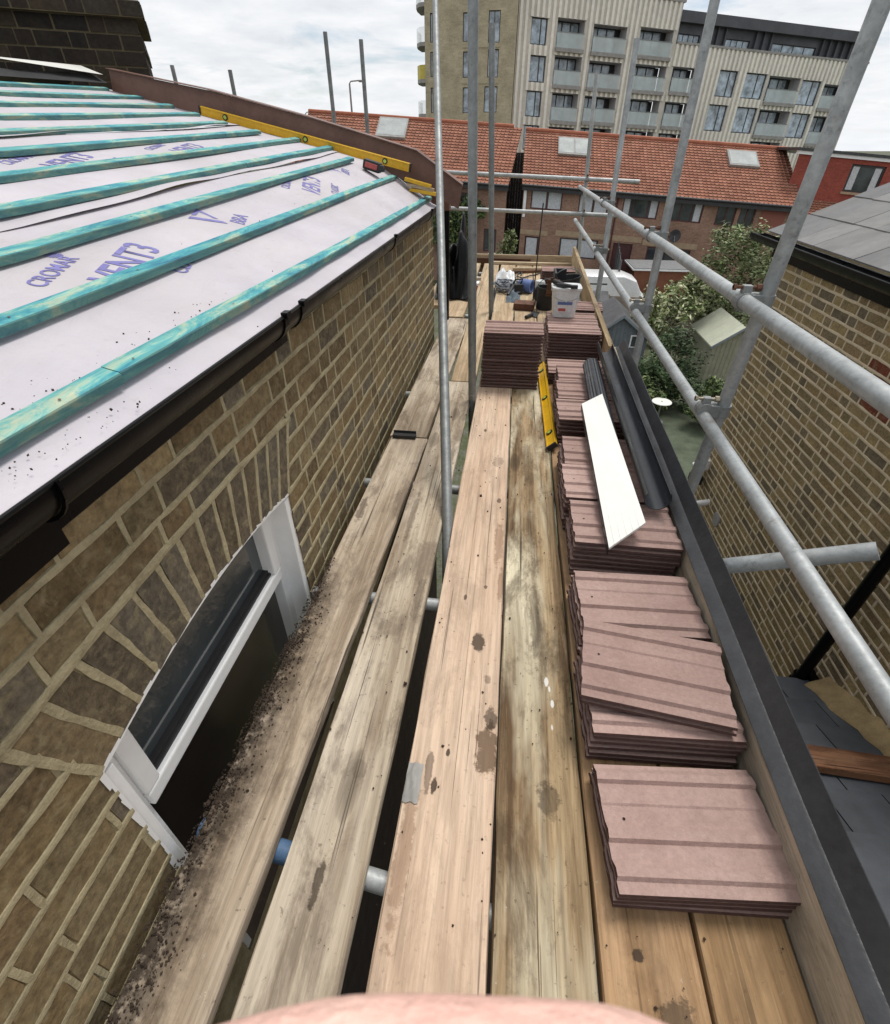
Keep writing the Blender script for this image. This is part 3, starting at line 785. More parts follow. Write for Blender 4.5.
# crumbs and mortar chips over the main boards
mb = MB()
for k in range(420):
    x, y = R.uniform(-.42, .66), R.uniform(.1, 3.3)
    s = abs(R.gauss(0, .0018)) + .0008
    c = Vector((x, y, .004 + s * .3)); q = Euler((R.uniform(0, 6), R.uniform(0, 6), 0)).to_matrix()
    vs = [c + q @ (Vector(d) * s * R.uniform(.7, 1.5)) for d in ((1, 0, 0), (-1, 0, 0), (0, 1, 0), (0, -1, 0), (0, 0, 1), (0, 0, -1))]
    mb.add(vs, [(0, 2, 4), (2, 1, 4), (1, 3, 4), (3, 0, 4), (2, 0, 5), (1, 2, 5), (3, 1, 5), (0, 3, 5)])
tag(mb.build('grit', 'soil', recalc=False), 'fine dark grit scattered over the deck boards', 'grit', kind='stuff')
# mortar chip on the board edge
mb = MB(); cloth(mb, -.155, .60, .004, .02, .05, .018, 21, 8)
tag(weld(mb.build('mortar_chip', 'conc')), 'grey mortar lump on the edge of the pinkish board', 'mortar chip')
# ------------------------------------------------------------------ brickwork
BR_L = [(.21, .15, .08), (.235, .18, .10), (.16, .125, .085), (.26, .185, .095), (.23, .165, .085), (.29, .215, .115), (.18, .15, .11), (.2, .14, .075)]
BR_R = [(.38, .28, .14), (.43, .315, .155), (.34, .25, .13), (.28, .215, .135), (.39, .275, .135), (.24, .19, .125), (.46, .335, .16), (.36, .25, .13), (.40, .29, .145), (.31, .235, .14)]
def pick(pal, rr, v=.18):
    c = rr.choice(pal); k = 1 + rr.uniform(-v, v); return tuple(x * k for x in c)
def flemish(y0, y1, row, rr, L=.225, H=.1125, joint=.01):
    y = y0 - rr.uniform(.05, .1) - (row % 2) * .17; k = row
    while y < y1:
        w = (L if k % 2 == 0 else H); e = y + w
        a, b = max(y, y0), min(e - joint, y1)
        if b - a > .02: yield a, b
        y = e; k += 1
def brick_face(mb, x, nx, y0, y1, z0, z1, col, rr, depth=.03):
    """one brick standing in a wall whose face points along nx (+1/-1) on the x axis"""
    j = lambda: rr.uniform(-.0035, .0035)
    fx = x + nx * rr.uniform(-.002, .0015)
    e = .003
    f = [(fx, y0 + e + j(), z0 + e + j()), (fx, y1 - e + j(), z0 + e + j()), (fx, y1 - e + j(), z1 - e + j()), (fx, y0 + e + j(), z1 - e + j())]
    o = [(fx - nx * .004, p[1] + d[0] * e, p[2] + d[1] * e) for p, d in zip(f, ((-1, -1), (1, -1), (1, 1), (-1, 1)))]
    b = [(x - nx * depth, p[1], p[2]) for p in o]
    mb.add(f + o + b, [(0, 1, 2, 3)] + [(i, (i + 1) % 4, 4 + (i + 1) % 4, 4 + i) for i in range(4)] + [(4 + i, 4 + (i + 1) % 4, 8 + (i + 1) % 4, 8 + i) for i in range(4)], 0, col)
def bead(mb, x, nx, pts, w, proud, rr, mi=1, back=.012):
    """a raised strip of pointing through pts (y, z)"""
    n = len(pts); ring = []; ph = [rr.uniform(0, 6.28) for _ in range(4)]; s_ = 0.
    for i, (y, z) in enumerate(pts):
        a = pts[max(0, i - 1)]; c = pts[min(n - 1, i + 1)]; ty, tz = c[0] - a[0], c[1] - a[1]; l = math.hypot(ty, tz) or 1
        ny, nz = -tz / l, ty / l
        s_ = math.hypot(y - pts[0][0], z - pts[0][1])
        ww = w * (1 + .09 * math.sin(s_ * 31 + ph[0]) + .08 * math.sin(s_ * 77 + ph[1]) + rr.uniform(-.06, .06)) / 2; sh = .0012 * math.sin(s_ * 23 + ph[2]) + .0006 * math.sin(s_ * 61 + ph[3]); pr = proud * rr.uniform(.6, 1.2)
        ring.append([(x - nx * back, y + ny * (ww * 1.25 + sh), z + nz * (ww * 1.25 + sh)), (x + nx * pr * .7, y + ny * (ww + sh), z + nz * (ww + sh)), (x + nx * pr, y + ny * sh, z + nz * sh),
                     (x + nx * pr * .7, y - ny * (ww - sh), z - nz * (ww - sh)), (x - nx * back, y - ny * (ww * 1.25 - sh), z - nz * (ww * 1.25 - sh))])
    for i in range(n - 1):
        for k in range(4): mb.quad([ring[i][k], ring[i][k + 1], ring[i + 1][k + 1], ring[i + 1][k]], mi)
def line(y0, z0, y1, z1, step=.03):
    step *= .62
    n = max(1, int(math.hypot(y1 - y0, z1 - z0) / step))
    return [(y0 + (y1 - y0) * i / n, z0 + (z1 - z0) * i / n) for i in range(n + 1)]

# ------------------------------------------------------------------ the house on the left
XW = -.69
house = thing('terraced_house', 'yellow-brown brick house on the left being re-roofed, blue battens on white membrane', 'house', (-2.2, 2.0, -6))
WY0, WY1 = .372, 1.298   # window opening
YC = (WY0 + WY1) / 2
def arch(y): return .385 + .05 * (1 - ((y - YC) / ((WY1 - WY0) / 2)) ** 2)
def extr(y): return .612 + .024 * (1 - ((y - YC) / .58) ** 2)
FY0, FY1 = .285, 1.395   # fan of voussoirs at its top
CH = .0785
rr = random.Random(11)
wl = MB(); PL_, mb_ = .625, wl
WEND = 4.72
z = .625 + 3 * CH
rows = []
k = 0
z = .625 + 3 * CH
while z > -.62:
    rows.append((z - CH, z)); z -= CH
for ri, (z0, z1) in enumerate(rows):
    spans = [(-1.1, WEND)]
    zc = (z0 + z1) / 2
    if zc < arch(WY0) + .02: spans = [(-1.1, WY0), (WY1, WEND)]
    elif zc < .625:
        f = (zc - .385) / .235
        spans = [(-1.1, WY0 + (FY0 - WY0) * f - .005), (WY1 + (FY1 - WY1) * f + .005, WEND)]
    for a0, a1 in spans:
        if zc < -.6 and a1 > 2.5: a1 = WEND
        prev = None
        for y0, y1 in flemish(a0, a1, ri, rr):
            brick_face(wl, XW, 1, y0, y1, z0 + .006, z1 - .006, pick(BR_L, rr, .25), rr)
            if prev is not None: bead(wl, XW, 1, line((prev + y0) / 2, z0 + .002, (prev + y0) / 2, z1 - .002, .03), .011, .0012, rr)
            prev = y1
        # course lines
        if z1 < .83:
            bead(wl, XW, 1, line(a0, z1, a1, z1), .0145, .0025, rr)
# voussoirs
NV = 14
for i in range(NV):
    f0, f1 = i / NV, (i + 1) / NV
    b0, b1 = WY0 + (WY1 - WY0) * f0, WY0 + (WY1 - WY0) * f1
    t0, t1 = FY0 + (FY1 - FY0) * f0, FY0 + (FY1 - FY0) * f1
    q = [(b0 + .006, arch(b0) + .002), (b1 - .006, arch(b1) + .002), (t1 - .009, extr(t1) - .007), (t0 + .009, extr(t0) - .007)]
    fx = XW + rr.uniform(-.001, .002); jj = lambda: rr.uniform(-.003, .003)
    f = [(fx, y + jj(), zz + jj()) for y, zz in q]; bk_ = [(XW - .1, y, zz) for y, zz in q]
    wl.add(f + bk_, [(0, 1, 2, 3)] + [(j, (j + 1) % 4, 4 + (j + 1) % 4, 4 + j) for j in range(4)], 0, pick([(.18, .14, .09), (.15, .12, .085), (.215, .16, .09), (.165, .14, .105)], rr))
    if i: bead(wl, XW, 1, line(b0, arch(b0) + .006, t0, extr(t0) - .004, .03), .015, .002, rr)
bead(wl, XW, 1, [(FY0 - .02 + (FY1 - FY0 + .04) * k / 28, extr(FY0 - .02 + (FY1 - FY0 + .04) * k / 28)) for k in range(29)], .018, .0045, rr)
for a_, b_ in (((WY0, .39), (FY0, extr(FY0))), ((WY1, .39), (FY1, extr(FY1)))): bead(wl, XW, 1, line(*a_, *b_, .03), .016, .003, rr)
# mortar bed behind the bricks, with the opening left out
NB = 24
xm = XW - .0035
wl.quad([(xm, -1.1, -.9), (xm, WY0, -.9), (xm, WY0, .87), (xm, -1.1, .87)], 1)
wl.quad([(xm, WY1, -.9), (xm, WEND, -.9), (xm, WEND, .87), (xm, WY1, .87)], 1)
wl.quad([(xm, WY0, -.9), (xm, WY1, -.9), (xm, WY1, -.82), (xm, WY0, -.82)], 1)
for i in range(NB):
    y0, y1 = WY0 + (WY1 - WY0) * i / NB, WY0 + (WY1 - WY0) * (i + 1) / NB
    wl.quad([(xm, y0, arch(y0)), (xm, y1, arch(y1)), (xm, y1, .87), (xm, y0, .87)], 1)
    wl.quad([(xm, y0, arch(y0)), (xm, y1, arch(y1)), (xm - .12, y1, arch(y1)), (xm - .12, y0, arch(y0))], 1)
for y in (WY0, WY1): wl.quad([(xm, y, -.82), (xm, y, arch(y)), (xm - .12, y, arch(y)), (xm - .12, y, -.82)], 2)
# lower wall, far gable end
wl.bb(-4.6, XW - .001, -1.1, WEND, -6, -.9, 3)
wl.quad([(XW - .001, WEND, -6), (-4.6, WEND, -6), (-4.6, WEND, 1.55), (XW - .001, WEND, .86)], 1)
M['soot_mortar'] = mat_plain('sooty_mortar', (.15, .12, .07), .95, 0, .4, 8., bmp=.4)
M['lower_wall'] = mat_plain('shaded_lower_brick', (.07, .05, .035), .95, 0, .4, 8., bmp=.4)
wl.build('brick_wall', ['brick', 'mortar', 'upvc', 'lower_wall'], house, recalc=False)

# window: frame, transom, upper sash and panes
XF = -.755
win = MB()
def fr(y0, y1, z0, z1, x0=XF - .06, x1=XF, mi=0): win.bb(x0, x1, y0, y1, z0, z1, mi)
NA = 16
for i in range(NA):   # arched head
    y0, y1 = WY0 + (WY1 - WY0) * i / NA, WY0 + (WY1 - WY0) * (i + 1) / NA
    v = [(XF, y0, arch(y0) - .05), (XF, y1, arch(y1) - .05), (XF, y1, arch(y1) + .01), (XF, y0, arch(y0) + .01)]
    win.add(v + [(p[0] - .06, p[1], p[2]) for p in v], [(0, 1, 2, 3), (0, 4, 5, 1), (3, 2, 6, 7)])
fr(WY0, WY0 + .07, -.8, .36); fr(WY1 - .07, WY1, -.8, .36); fr(WY0 + .07, WY1 - .07, -.8, -.74)
wo = win.build('window', 'upvc', house, bevel=.004)
sash = MB()
for a_ in ((WY0 + .07, WY1 - .07, .07, .118), ): sash.bb(XF - .05, XF + .012, *a_)
sash.bb(XF - .05, XF + .012, WY0 + .07, WY0 + .118, .118, .37); sash.bb(XF - .05, XF + .012, WY1 - .118, WY1 - .07, .118, .37)
sash.build('top_sash', 'upvc', wo, bevel=.006)
bead_ = MB(); bead_.bb(XF - .02, XF - .004, WY0 + .118, WY1 - .118, .118, .128); bead_.bb(XF - .03, XF - .012, WY0 + .118, WY1 - .118, .128, .138)
bead_.build('glazing_seal', 'black_matt', wo)
g = MB(); g.quad([(XF - .03, WY0 + .1, .1), (XF - .03, WY1 - .1, .1), (XF - .03, WY1 - .1, .44), (XF - .03, WY0 + .1, .44)])
g.build('pane', 'glass', wo)
g = MB(); g.quad([(XF - .04, WY0 + .06, -.75), (XF - .04, WY1 - .06, -.75), (XF - .04, WY1 - .06, .08), (XF - .04, WY0 + .06, .08)])
g.build('pane', mat_glass('dim_glass', (.022, .016, .012), .12), wo)
wr = MB()   # white plastered reveal edge, ragged
for i in range(NA * 2):
    y0, y1 = WY0 + (WY1 - WY0) * i / (NA * 2), WY0 + (WY1 - WY0) * (i + 1) / (NA * 2)
    h0, h1 = rr.uniform(.002, .012), rr.uniform(.002, .012)
    wr.quad([(XW + .001, y0, arch(y0) - .002), (XW + .001, y1, arch(y1) - .002), (XW + .001, y1, arch(y1) + h1), (XW + .001, y0, arch(y0) + h0)])
    wr.quad([(XW + .001, y0, arch(y0) - .002), (XW + .001, y1, arch(y1) - .002), (XW - .08, y1, arch(y1) - .003), (XW - .08, y0, arch(y0) - .003)])
for i in range(14):
    z0, z1 = .385 - .05 * i, .335 - .05 * i
    wr.quad([(XW + .0012, WY0 + .002, z0), (XW + .0012, WY0 + .002, z1), (XW + .0012, WY0 - rr.uniform(.003, .014), z1), (XW + .0012, WY0 - rr.uniform(.003, .014), z0)])
wr.build('reveal_trim', 'upvc', wo, recalc=False)
lin = MB()   # inner jamb boards
lin.bb(XF - .003, XW - .004, WY1 - .03, WY1 - .002, -.8, .375); lin.build('jamb_lining', 'upvc', wo, bevel=.003)
lin = MB(); lin.bb(XF - .003, XW - .004, WY0 + .002, WY0 + .026, -.8, .37); lin.build('jamb_lining', 'upvc', wo, bevel=.003)

# ---- roof: surface, membrane sheets, battens
def clamp(v, a, b): return max(a, min(b, v))
def RZ(x, y):
    u = -.671 - x; s = .045 * clamp(u / .44, 0, 1)
    return .976 + .262 * u + s * max(0.0, y - .501 - 1.25 * u)
YFAR = 4.36
def m_membrane():
    m, nt, b = new_mat('breather_membrane')
    v = coords(nt, (1, 1, 1), rnd=False)
    n = noise(nt, v, 3., 6, .6); n2 = noise(nt, v, 26., 6, .75); n3 = noise(nt, v, 160., 2)
    col = ramp(nt, n, [(.3, (.44, .415, .45)), (.7, (.54, .51, .545))])
    d = math_(nt, 'MULTIPLY', ramp(nt, n2, [(.58, 0.), (.74, 1.)]), ramp(nt, noise(nt, v, 2.2, 3), [(.4, 0.), (.65, 1.)]))
    col = mixc(nt, math_(nt, 'MULTIPLY', d, .55), col, (.3, .24, .18))
    nt.links.new(col, b.inputs['Base Color']); b.inputs['Roughness'].default_value = .75
    wr2 = noise(nt, coords(nt, (9, 3.2, 9), rnd=False), 1., 4, .55, 1.4)
    col2 = mixc(nt, math_(nt, 'MULTIPLY', ramp(nt, noise(nt, v, 1.4, 5, .7), [(.45, 0.), (.7, 1.)]), .35), col, (.42, .38, .36))
    nt.links.new(col2, b.inputs['Base Color'])
    bump(nt, b, math_(nt, 'ADD', math_(nt, 'MULTIPLY', n3, .05), math_(nt, 'ADD', math_(nt, 'MULTIPLY', n2, .12), wr2)), .55, .016)
    return m
M['membrane'] = m_membrane()
def SZ(x, y, lift=None):
    return RZ(x, y) + (lift if lift is not None else .002 if x > -1.325 else .007 if x > -2.05 else .012) + .0035 * math.sin(y * 3.4 + x * 5) * math.sin(x * 13.6 + .6)
M['print'] = mat_plain('violet_print', (.2, .19, .45), .8, 0, .2, 30., bmp=0)
GA, GB_ = .2321, .0609
BX = [-.671 - GA * i for i in range(11)]
sheets = []
def sheet(x0, x1, lift, ragged):
    mb = MB(); nx, ny = 18, 70; g = []
    r2 = random.Random(int(-x0 * 100)); ph = [r2.uniform(0, 6) for _ in range(4)]
    for i in range(nx + 1):
        row = []
        for j in range(ny + 1):
            t = i / nx; y = -.95 + (YFAR + .12 + .95) * j / ny
            xx = x0 + (x1 - x0) * t
            e = (1 - t) ** 6 if ragged else 0
            xx += e * .012 * math.sin(y * 3.1 + ph[0])
            zz = SZ(xx, y, lift) + e * .0045 * (.9 + math.sin(y * 4.3 + ph[2]) + .6 * math.sin(y * 9.7 + ph[3]))
            if not ragged and i < 3: zz -= .004 * (3 - i) + .002 * math.sin(y * 14 + ph[0])
            row.append((xx, y, zz))
        g.append(row)
    for i in range(nx):
        for j in range(ny): mb.quad([g[i][j], g[i][j + 1], g[i + 1][j + 1], g[i + 1][j]])
    o = weld(mb.build('roof_membrane', 'membrane', house)); sheets.append(o); return o
sheet(-.615, -1.345, .002, False); sheet(-1.325, -2.07, .007, True); sheet(-2.05, -3.12, .012, True)

def m_batten(name='treated_batten', k=1., warm=0.):
    m, nt, b = new_mat(name)
    v = coords(nt, (1, 1, 1)); vs = coords(nt, (30, 2.2, 30))
    v2 = coords(nt, (16, 3.2, 16))
    n = noise(nt, v2, 1., 7, .75, 1.2); n2 = noise(nt, v, 17., 5, .75); g = noise(nt, vs, 1., 6, .7)
    col = ramp(nt, n, [(.32, (.02, .14, .23)), (.43, (.05, .29, .34)), (.52, (.13, .40, .38)), (.58, (.32, .48, .38)), (.68, (.5, .5, .34))])
    col = mixc(nt, math_(nt, 'MULTIPLY', ramp(nt, n2, [(.56, 0.), (.68, 1.)]), .6), col, (.05, .26, .36))
    col = mixc(nt, math_(nt, 'MULTIPLY', ramp(nt, noise(nt, v, 11., 6, .8), [(.62, 0.), (.72, 1.)]), .7), col, (.05, .09, .12))
    col = mixc(nt, 1., col, ramp(nt, g, [(.3, .7), (.65, 1.1)]), 'MULTIPLY')
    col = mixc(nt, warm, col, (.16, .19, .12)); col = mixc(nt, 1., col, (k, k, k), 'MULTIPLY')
    nt.links.new(col, b.inputs['Base Color']); b.inputs['Roughness'].default_value = .85
    bump(nt, b, g, .5, .004)
    return m
M['batten'] = m_batten(); M['batten_shade'] = m_batten('treated_batten_shade', .62, .3)  # dirtier, darker copy: shade painted onto the batten front faces
yend = [4.55, 4.33, 4.05, 4.42, 4.37, 4.2, 4.2, 4.27, 4.36, 4.38, 4.36]
def batten(x, y0, y1):
    mb = MB(); n = max(6, int((y1 - y0) / .12))
    ph = R.uniform(0, 6)
    def fn(p, t):
        y = y0 + (y1 - y0) * t; w = .0025 * math.sin(y * 2.2 + ph) + R.uniform(-.0006, .0006)
        z0 = RZ(x, y)
        return Vector((x + w - p[0] * .9675 - p[1] * .2 * 0, y, z0 + p[0] * .2535 + p[1] + .012))
    mb.prism([(0, 0), (.036, 0), (.036, .018), (0.002, .018), (0, .016)], fn, 0, 1, n=n)
    yy = y0 + R.uniform(.05, .4)
    while yy < y1:
        c = Vector((x - .016 + R.uniform(-.006, .006), yy, RZ(x, yy) + .012 + .0185 + .0042))
        mb.add([tuple(c + Vector((.0026 * math.cos(w), .0026 * math.sin(w), .001 - .0007 * math.cos(w)))) for w in [q * math.pi / 3 for q in range(6)]], [tuple(range(6))], 1)
        yy += .4 + R.uniform(-.02, .02)
    o = mb.build('batten', ['batten', 'rust', 'batten_shade'], house)
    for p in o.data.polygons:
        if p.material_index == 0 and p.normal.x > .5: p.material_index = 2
    return o
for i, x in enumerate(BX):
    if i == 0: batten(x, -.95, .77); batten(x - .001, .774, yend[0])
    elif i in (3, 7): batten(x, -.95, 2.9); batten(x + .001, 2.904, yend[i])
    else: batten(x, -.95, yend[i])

# dirt lying on the roof, mostly caught above the battens
mb = MB()
for k in range(300):
    q = R.random()
    if q < .45: y = abs(R.gauss(0, .5)) + .35; x = BX[0] - .045 - abs(R.gauss(0, .035)) if y > .3 else -.63
    elif q < .7: y = R.gauss(.5, .25); x = R.uniform(-.66, -.62)
    else: i = R.randrange(1, 5); y = R.uniform(.2, 4.2); x = BX[i] - .045 - abs(R.gauss(0, .03))
    s = abs(R.gauss(0, .0011)) + .0005; c = Vector((x, y, SZ(x, y) + s * .5)); q_ = Euler((R.uniform(0, 6), R.uniform(0, 6), 0)).to_matrix()
    vs = [c + q_ @ (Vector(d) * s * R.uniform(.7, 1.5)) for d in ((1, 0, 0), (-1, 0, 0), (0, 1, 0), (0, -1, 0), (0, 0, 1), (0, 0, -1))]
    mb.add(vs, [(0, 2, 4), (2, 1, 4), (1, 3, 4), (3, 0, 4), (2, 0, 5), (1, 2, 5), (3, 1, 5), (0, 3, 5)])
tag(mb.build('debris', 'soil', recalc=False), 'brown dirt crumbs lying on the roof membrane above the battens', 'debris', kind='stuff')

# printing on the membrane, as lettering laid on the sheet
def text_on(s, at, size, ang, parent, squash=1.0, bold=.0008):
    cu = bpy.data.curves.new('print', 'FONT'); cu.body = s; cu.size = size; cu.resolution_u = 3; cu.offset = bold
    to = bpy.data.objects.new('t', cu); COL.objects.link(to)
    bpy.context.view_layer.update()
    me = bpy.data.meshes.new_from_object(to.evaluated_get(bpy.context.evaluated_depsgraph_get()))
    bpy.data.objects.remove(to)
    lay(me, at, ang, parent, squash)
def lay(me, at, ang, parent, squash=1.0):
    bm = bmesh.new(); bm.from_mesh(me)
    d = Vector((-math.sin(rad(ang)), math.cos(rad(ang)))); u = Vector((-math.cos(rad(ang)), -math.sin(rad(ang))))
    off = Vector((-2.2, 2.0, -6))
    for v in bm.verts:
        px = at[0] + d.x * v.co.x * squash + u.x * v.co.y; py = at[1] + d.y * v.co.x * squash + u.y * v.co.y
        v.co = Vector((px, py, SZ(px, py) + .0013)) - off
    bm.to_mesh(me); bm.free(); me.materials.append(M['print'])
    o = bpy.data.objects.new('printed_lettering', me); COL.objects.link(o); o.parent = parent
    return o
def LIFT0(x): return .002 if x > -1.335 else .006 if x > -2.06 else .011
def tri(at, s, ang, parent):
    mb = MB()
    def poly(p): mb.add([(a, b, 0) for a, b in p], [tuple(range(len(p)))])
    poly([(0, s), (.25 * s, s), (.62 * s, .18 * s), (.5 * s, 0)]); poly([(.42 * s, s), (1.25 * s, s), (.72 * s, .3 * s), (.66 * s, .42 * s), (.95 * s, .88 * s), (.5 * s, .88 * s)])
    o = mb.build('t', 'print'); me = o.data; bpy.data.objects.remove(o); me.materials.clear(); lay(me, at, ang, parent)
def disc(at, r, ang, parent):
    mb = MB()
    for k in range(7):
        zz = -r + 2 * r * (k + .5) / 7; w = math.sqrt(max(0, r * r - zz * zz))
        mb.add([(-w, zz - r * .1, 0), (w, zz - r * .1, 0), (w, zz + r * .1, 0), (-w, zz + r * .1, 0)], [(0, 1, 2, 3)])
    o = mb.build('t', 'print'); me = o.data; bpy.data.objects.remove(o); me.materials.clear(); lay(me, at, ang, parent)
def print_set(x, y, par, ang=17, tr=True, full=True):
    text_on('CROMAR', (x - .035, y - .02), .054, ang, par, .95)
    disc((x - .148, y + .165), .02, ang, par)
    text_on('VENT3', (x + .065, y + .11), .118, ang, par, .92, .0022)
    if full: text_on('CLASSIC', (x + .105, y + .30), .055, ang, par)
    if tr:
        tri((x - .02, y + .80), .115, ang, par); text_on('BBA', (x + .0, y + .9), .07, ang, par)
bpy.context.view_layer.update()
print_set(-.985, 1.07, sheets[0])
print_set(-1.05, 2.72, sheets[0])
print_set(-1.74, 1.93, sheets[1], tr=False); print_set(-1.72, 2.75, sheets[1], 12, False, False)
print_set(-1.22, -.4, sheets[0])

# gutter, brackets, fascia
gt = MB()
arc_gutter(gt, (-.662, -.95, .945), (-.662, 4.52, .945), .056, 172, 372, .003, 16)
def rectrim(mb, x0, x1, z0, z1): mb.bb(x0, x1, -.95, 4.6, z0, z1)
go = gt.build('gutter', 'black', house, smooth=True)
rm = MB(); rm.tube([(-.6065, -.95, .956), (-.6065, 4.52, .956)], .0045, 8); rm.build('rolled_lip', 'black', go, smooth=True)
for y, w in ((1.34, .03), (1.47, .03), (2.82, .028), (4.1, .028)):
    b = MB(); arc_gutter(b, (-.662, y - w / 2, .945), (-.662, y + w / 2, .945), .0605, 165, 375, .005, 14)
    b.bb(-.612, -.594, y - w / 2, y + w / 2, .952, .967)
    b.build('gutter_bracket', 'black', go, bevel=.001)
b = MB(); arc_gutter(b, (-.662, .50, .945), (-.662, .505, .945), .064, 172, 372, .006, 14); b.bb(-.683, -.672, -.95, .53, .815, .905); b.build('gutter_union', 'black', go)
fc = MB(); fc.bb(-.712, -.684, -.95, 1.5, .835, .97); fc.bb(-.712, -.6841, 1.502, 4.6, .87, .97); fc.build('fascia', 'black', house, bevel=.002)

# verge, yellow level against it, ridge, roof underside
vp = [(-3.02, 1.695), (-2.3, 1.568), (-1.55, 1.40), (-.79, 1.205), (-.45, 1.04)]
tp = [(-3.0, 1.765), (-2.28, 1.648), (-1.53, 1.487), (-.76, 1.297), (-.42, 1.09)]
vt = MB(); yv = YFAR + .06
for i in range(4):
    a, b, c, d = vp[i], vp[i + 1], tp[i + 1], tp[i]
    vs = [(a[0], yv, a[1] - .1), (b[0], yv, b[1] - .1), (c[0], yv + .01, c[1]), (d[0], yv + .01, d[1])]
    vs += [(q[0], yv + .05, q[2]) for q in vs]
    vt.add(vs, [(0, 1, 2, 3), (3, 2, 6, 7), (4, 7, 6, 5)])
    vt.add([(d[0], yv - .025, d[1] + .003), (c[0], yv - .025, c[1] + .003), (c[0], yv + .07, c[1] + .012), (d[0], yv + .07, d[1] + .012), (d[0], yv - .025, d[1] + .008), (c[0], yv - .025, c[1] + .008)], [(0, 1, 5, 4), (4, 5, 2, 3), (0, 3, 2, 1)])
vt.build('verge_trim', 'brown_trim', house)
rg = MB(); ng = 16
for i in range(ng):
    y0, y1 = -.95 + 5.35 * i / ng, -.95 + 5.35 * (i + 1) / ng
    def rp(y): return [(-3.02, y, RZ(-3.02, y) + .055), (-3.14, y, RZ(-3.14, y) + .085 + .015 * math.sin(y * 3)), (-3.3, y, RZ(-3.14, y) + .04), (-3.7, y, RZ(-3.14, y) - .12)]
    p, q = rp(y0), rp(y1)
    for k in range(3): rg.quad([p[k], q[k], q[k + 1], p[k + 1]])
weld(rg.build('ridge_flashing', 'lead', house))
wt = MB(); wt.quad([(-3.14, 3.6, RZ(-3.14, 3.6) + .12), (-3.02, 4.38, RZ(-3.02, 4.38) + .10), (-3.2, 4.42, RZ(-3.14, 4.38) + .13), (-3.3, 3.6, RZ(-3.14, 3.6) + .14)]); wt.build('ridge_upstand', 'white_dirty', house, recalc=False)
ly = yv - .055
level('long yellow spirit level standing on edge against the roof verge', (-2.335, ly, 1.533), (-.80, ly - .02, 1.20), (0, -.15, 1), w=.024, h=.052)
# tool and slips on the roof by the verge
hz = RZ(-1.03, 4.05)
tl = thing('hand_tool', 'red and black power tool lying on the roof near the verge', 'power tool', (-1.03, 4.02, hz + .02))
mb = MB(); mb.box((-1.0, 4.02, hz + .035), (.12, .08, .06), 0, None, Matrix.Rotation(rad(15), 3, 'Y')); mb.box((-.94, 4.0, hz + .02), (.05, .05, .04)); mb.build('body', 'black_matt', tl, bevel=.012)
mb = MB(); mb.box((-1.0, 3.982, hz + .035), (.085, .02, .03), 0, None, Matrix.Rotation(rad(15), 3, 'Y')); mb.build('side_panel', 'lab_red', tl, bevel=.004)
for i, (lab) in enumerate(('lowest yellow timber slip on the roof corner', 'middle yellow timber slip on the roof corner', 'topmost yellow timber slip on the roof corner')):
    mb = MB(); mb.box((-.70 - .02 * i, 4.32, RZ(-.70, 4.3) + .06 + .028 * i), (.2, .07, .022), 0, None, Matrix.Rotation(rad(8 + 3 * i), 3, 'Y') @ Matrix.Rotation(rad(6 * i - 5), 3, 'Z'))
    tag(mb.build('timber_slip', 'yellow' if i != 1 else W['cross'], bevel=.002), lab, 'timber slip', 'timber slips on the roof corner')
# downpipe at the far corner
mb = MB(); mb.tube([(-.60, 4.86, .95), (-.60, 4.86, -6)], .034, 14); mb.build('downpipe', 'black', house, smooth=True)
mb = MB(); mb.bb(-.70, -.55, 4.7, 4.82, .9, 1.04); mb.build('verge_end', 'brown_trim', house, bevel=.004)

# ------------------------------------------------------------------ chimney
ch = thing('chimney_stack', 'dark sooty brick chimney stack behind the roof at the top left', 'chimney', (-3.9, 5.0, 0))
mb = MB(); r3_ = random.Random(5); CHB = [(.035, .028, .022), (.05, .04, .03), (.028, .024, .02), (.06, .045, .03), (.045, .032, .024)]
y_f = 4.5
def course(z0, z1, xr, yf, row):
    x = xr; k = row
    while x > -5.4:
        w = .225 if k % 2 == 0 else .1125
        if k == row and row % 2: w = .16
        vs0, c = (x - w + .012, x), pick(CHB, r3_, .25)
        mb.bb(vs0[0] + r3_.uniform(-.003, .003), vs0[1], yf + r3_.uniform(-.003, .003), yf + .1, z0 + .006, z1 - .006, 0, c)
        x -= w; k += r3_.choice((1, 1, 2))
    # side face
    y = yf + .1; k = row
    while y < 5.6:
        mb.bb(xr - .1, xr + r3_.uniform(-.003, .003), y + .006, y + .21, z0 + .006, z1 - .006, 0, pick(CHB, r3_, .25)); y += .225
    mb.bb(-5.4, xr - .006, yf + .006, 5.6, z0 - .001, z1 + .001, 1)
CHH = .092
zz = 1.45; row = 0
while zz < 3.0:
    off = 0.0
    n_ = round((zz - 1.45) / CHH)
    if n_ == 7: off = .06
    if n_ > 7: off = -.04 if n_ > 7 else 0
    xr = -2.66 + off + (.012 if n_ == 5 else 0)
    course(zz, zz + CHH, xr, y_f - off, row); zz += CHH; row += 1
CR0 = Vector((-2.66, 4.5, 0)); CRT = Vector((-2.965, 4.88, 0)); CRR = Matrix.Rotation(rad(30), 3, 'Z')
mb.v = [tuple(CRR @ (Vector(p) - CR0) + CRT) for p in mb.v]
mb.build('brickwork', ['brick_soot', 'soot_mortar'], ch)
mb = MB(); mb.bb(-5.2, -2.9, 4.7, 5.4, 3.03, 3.1); mb.v = [tuple(CRR @ (Vector(p) - CR0) + CRT) for p in mb.v]; mb.build('cap', 'conc', ch, bevel=.02)
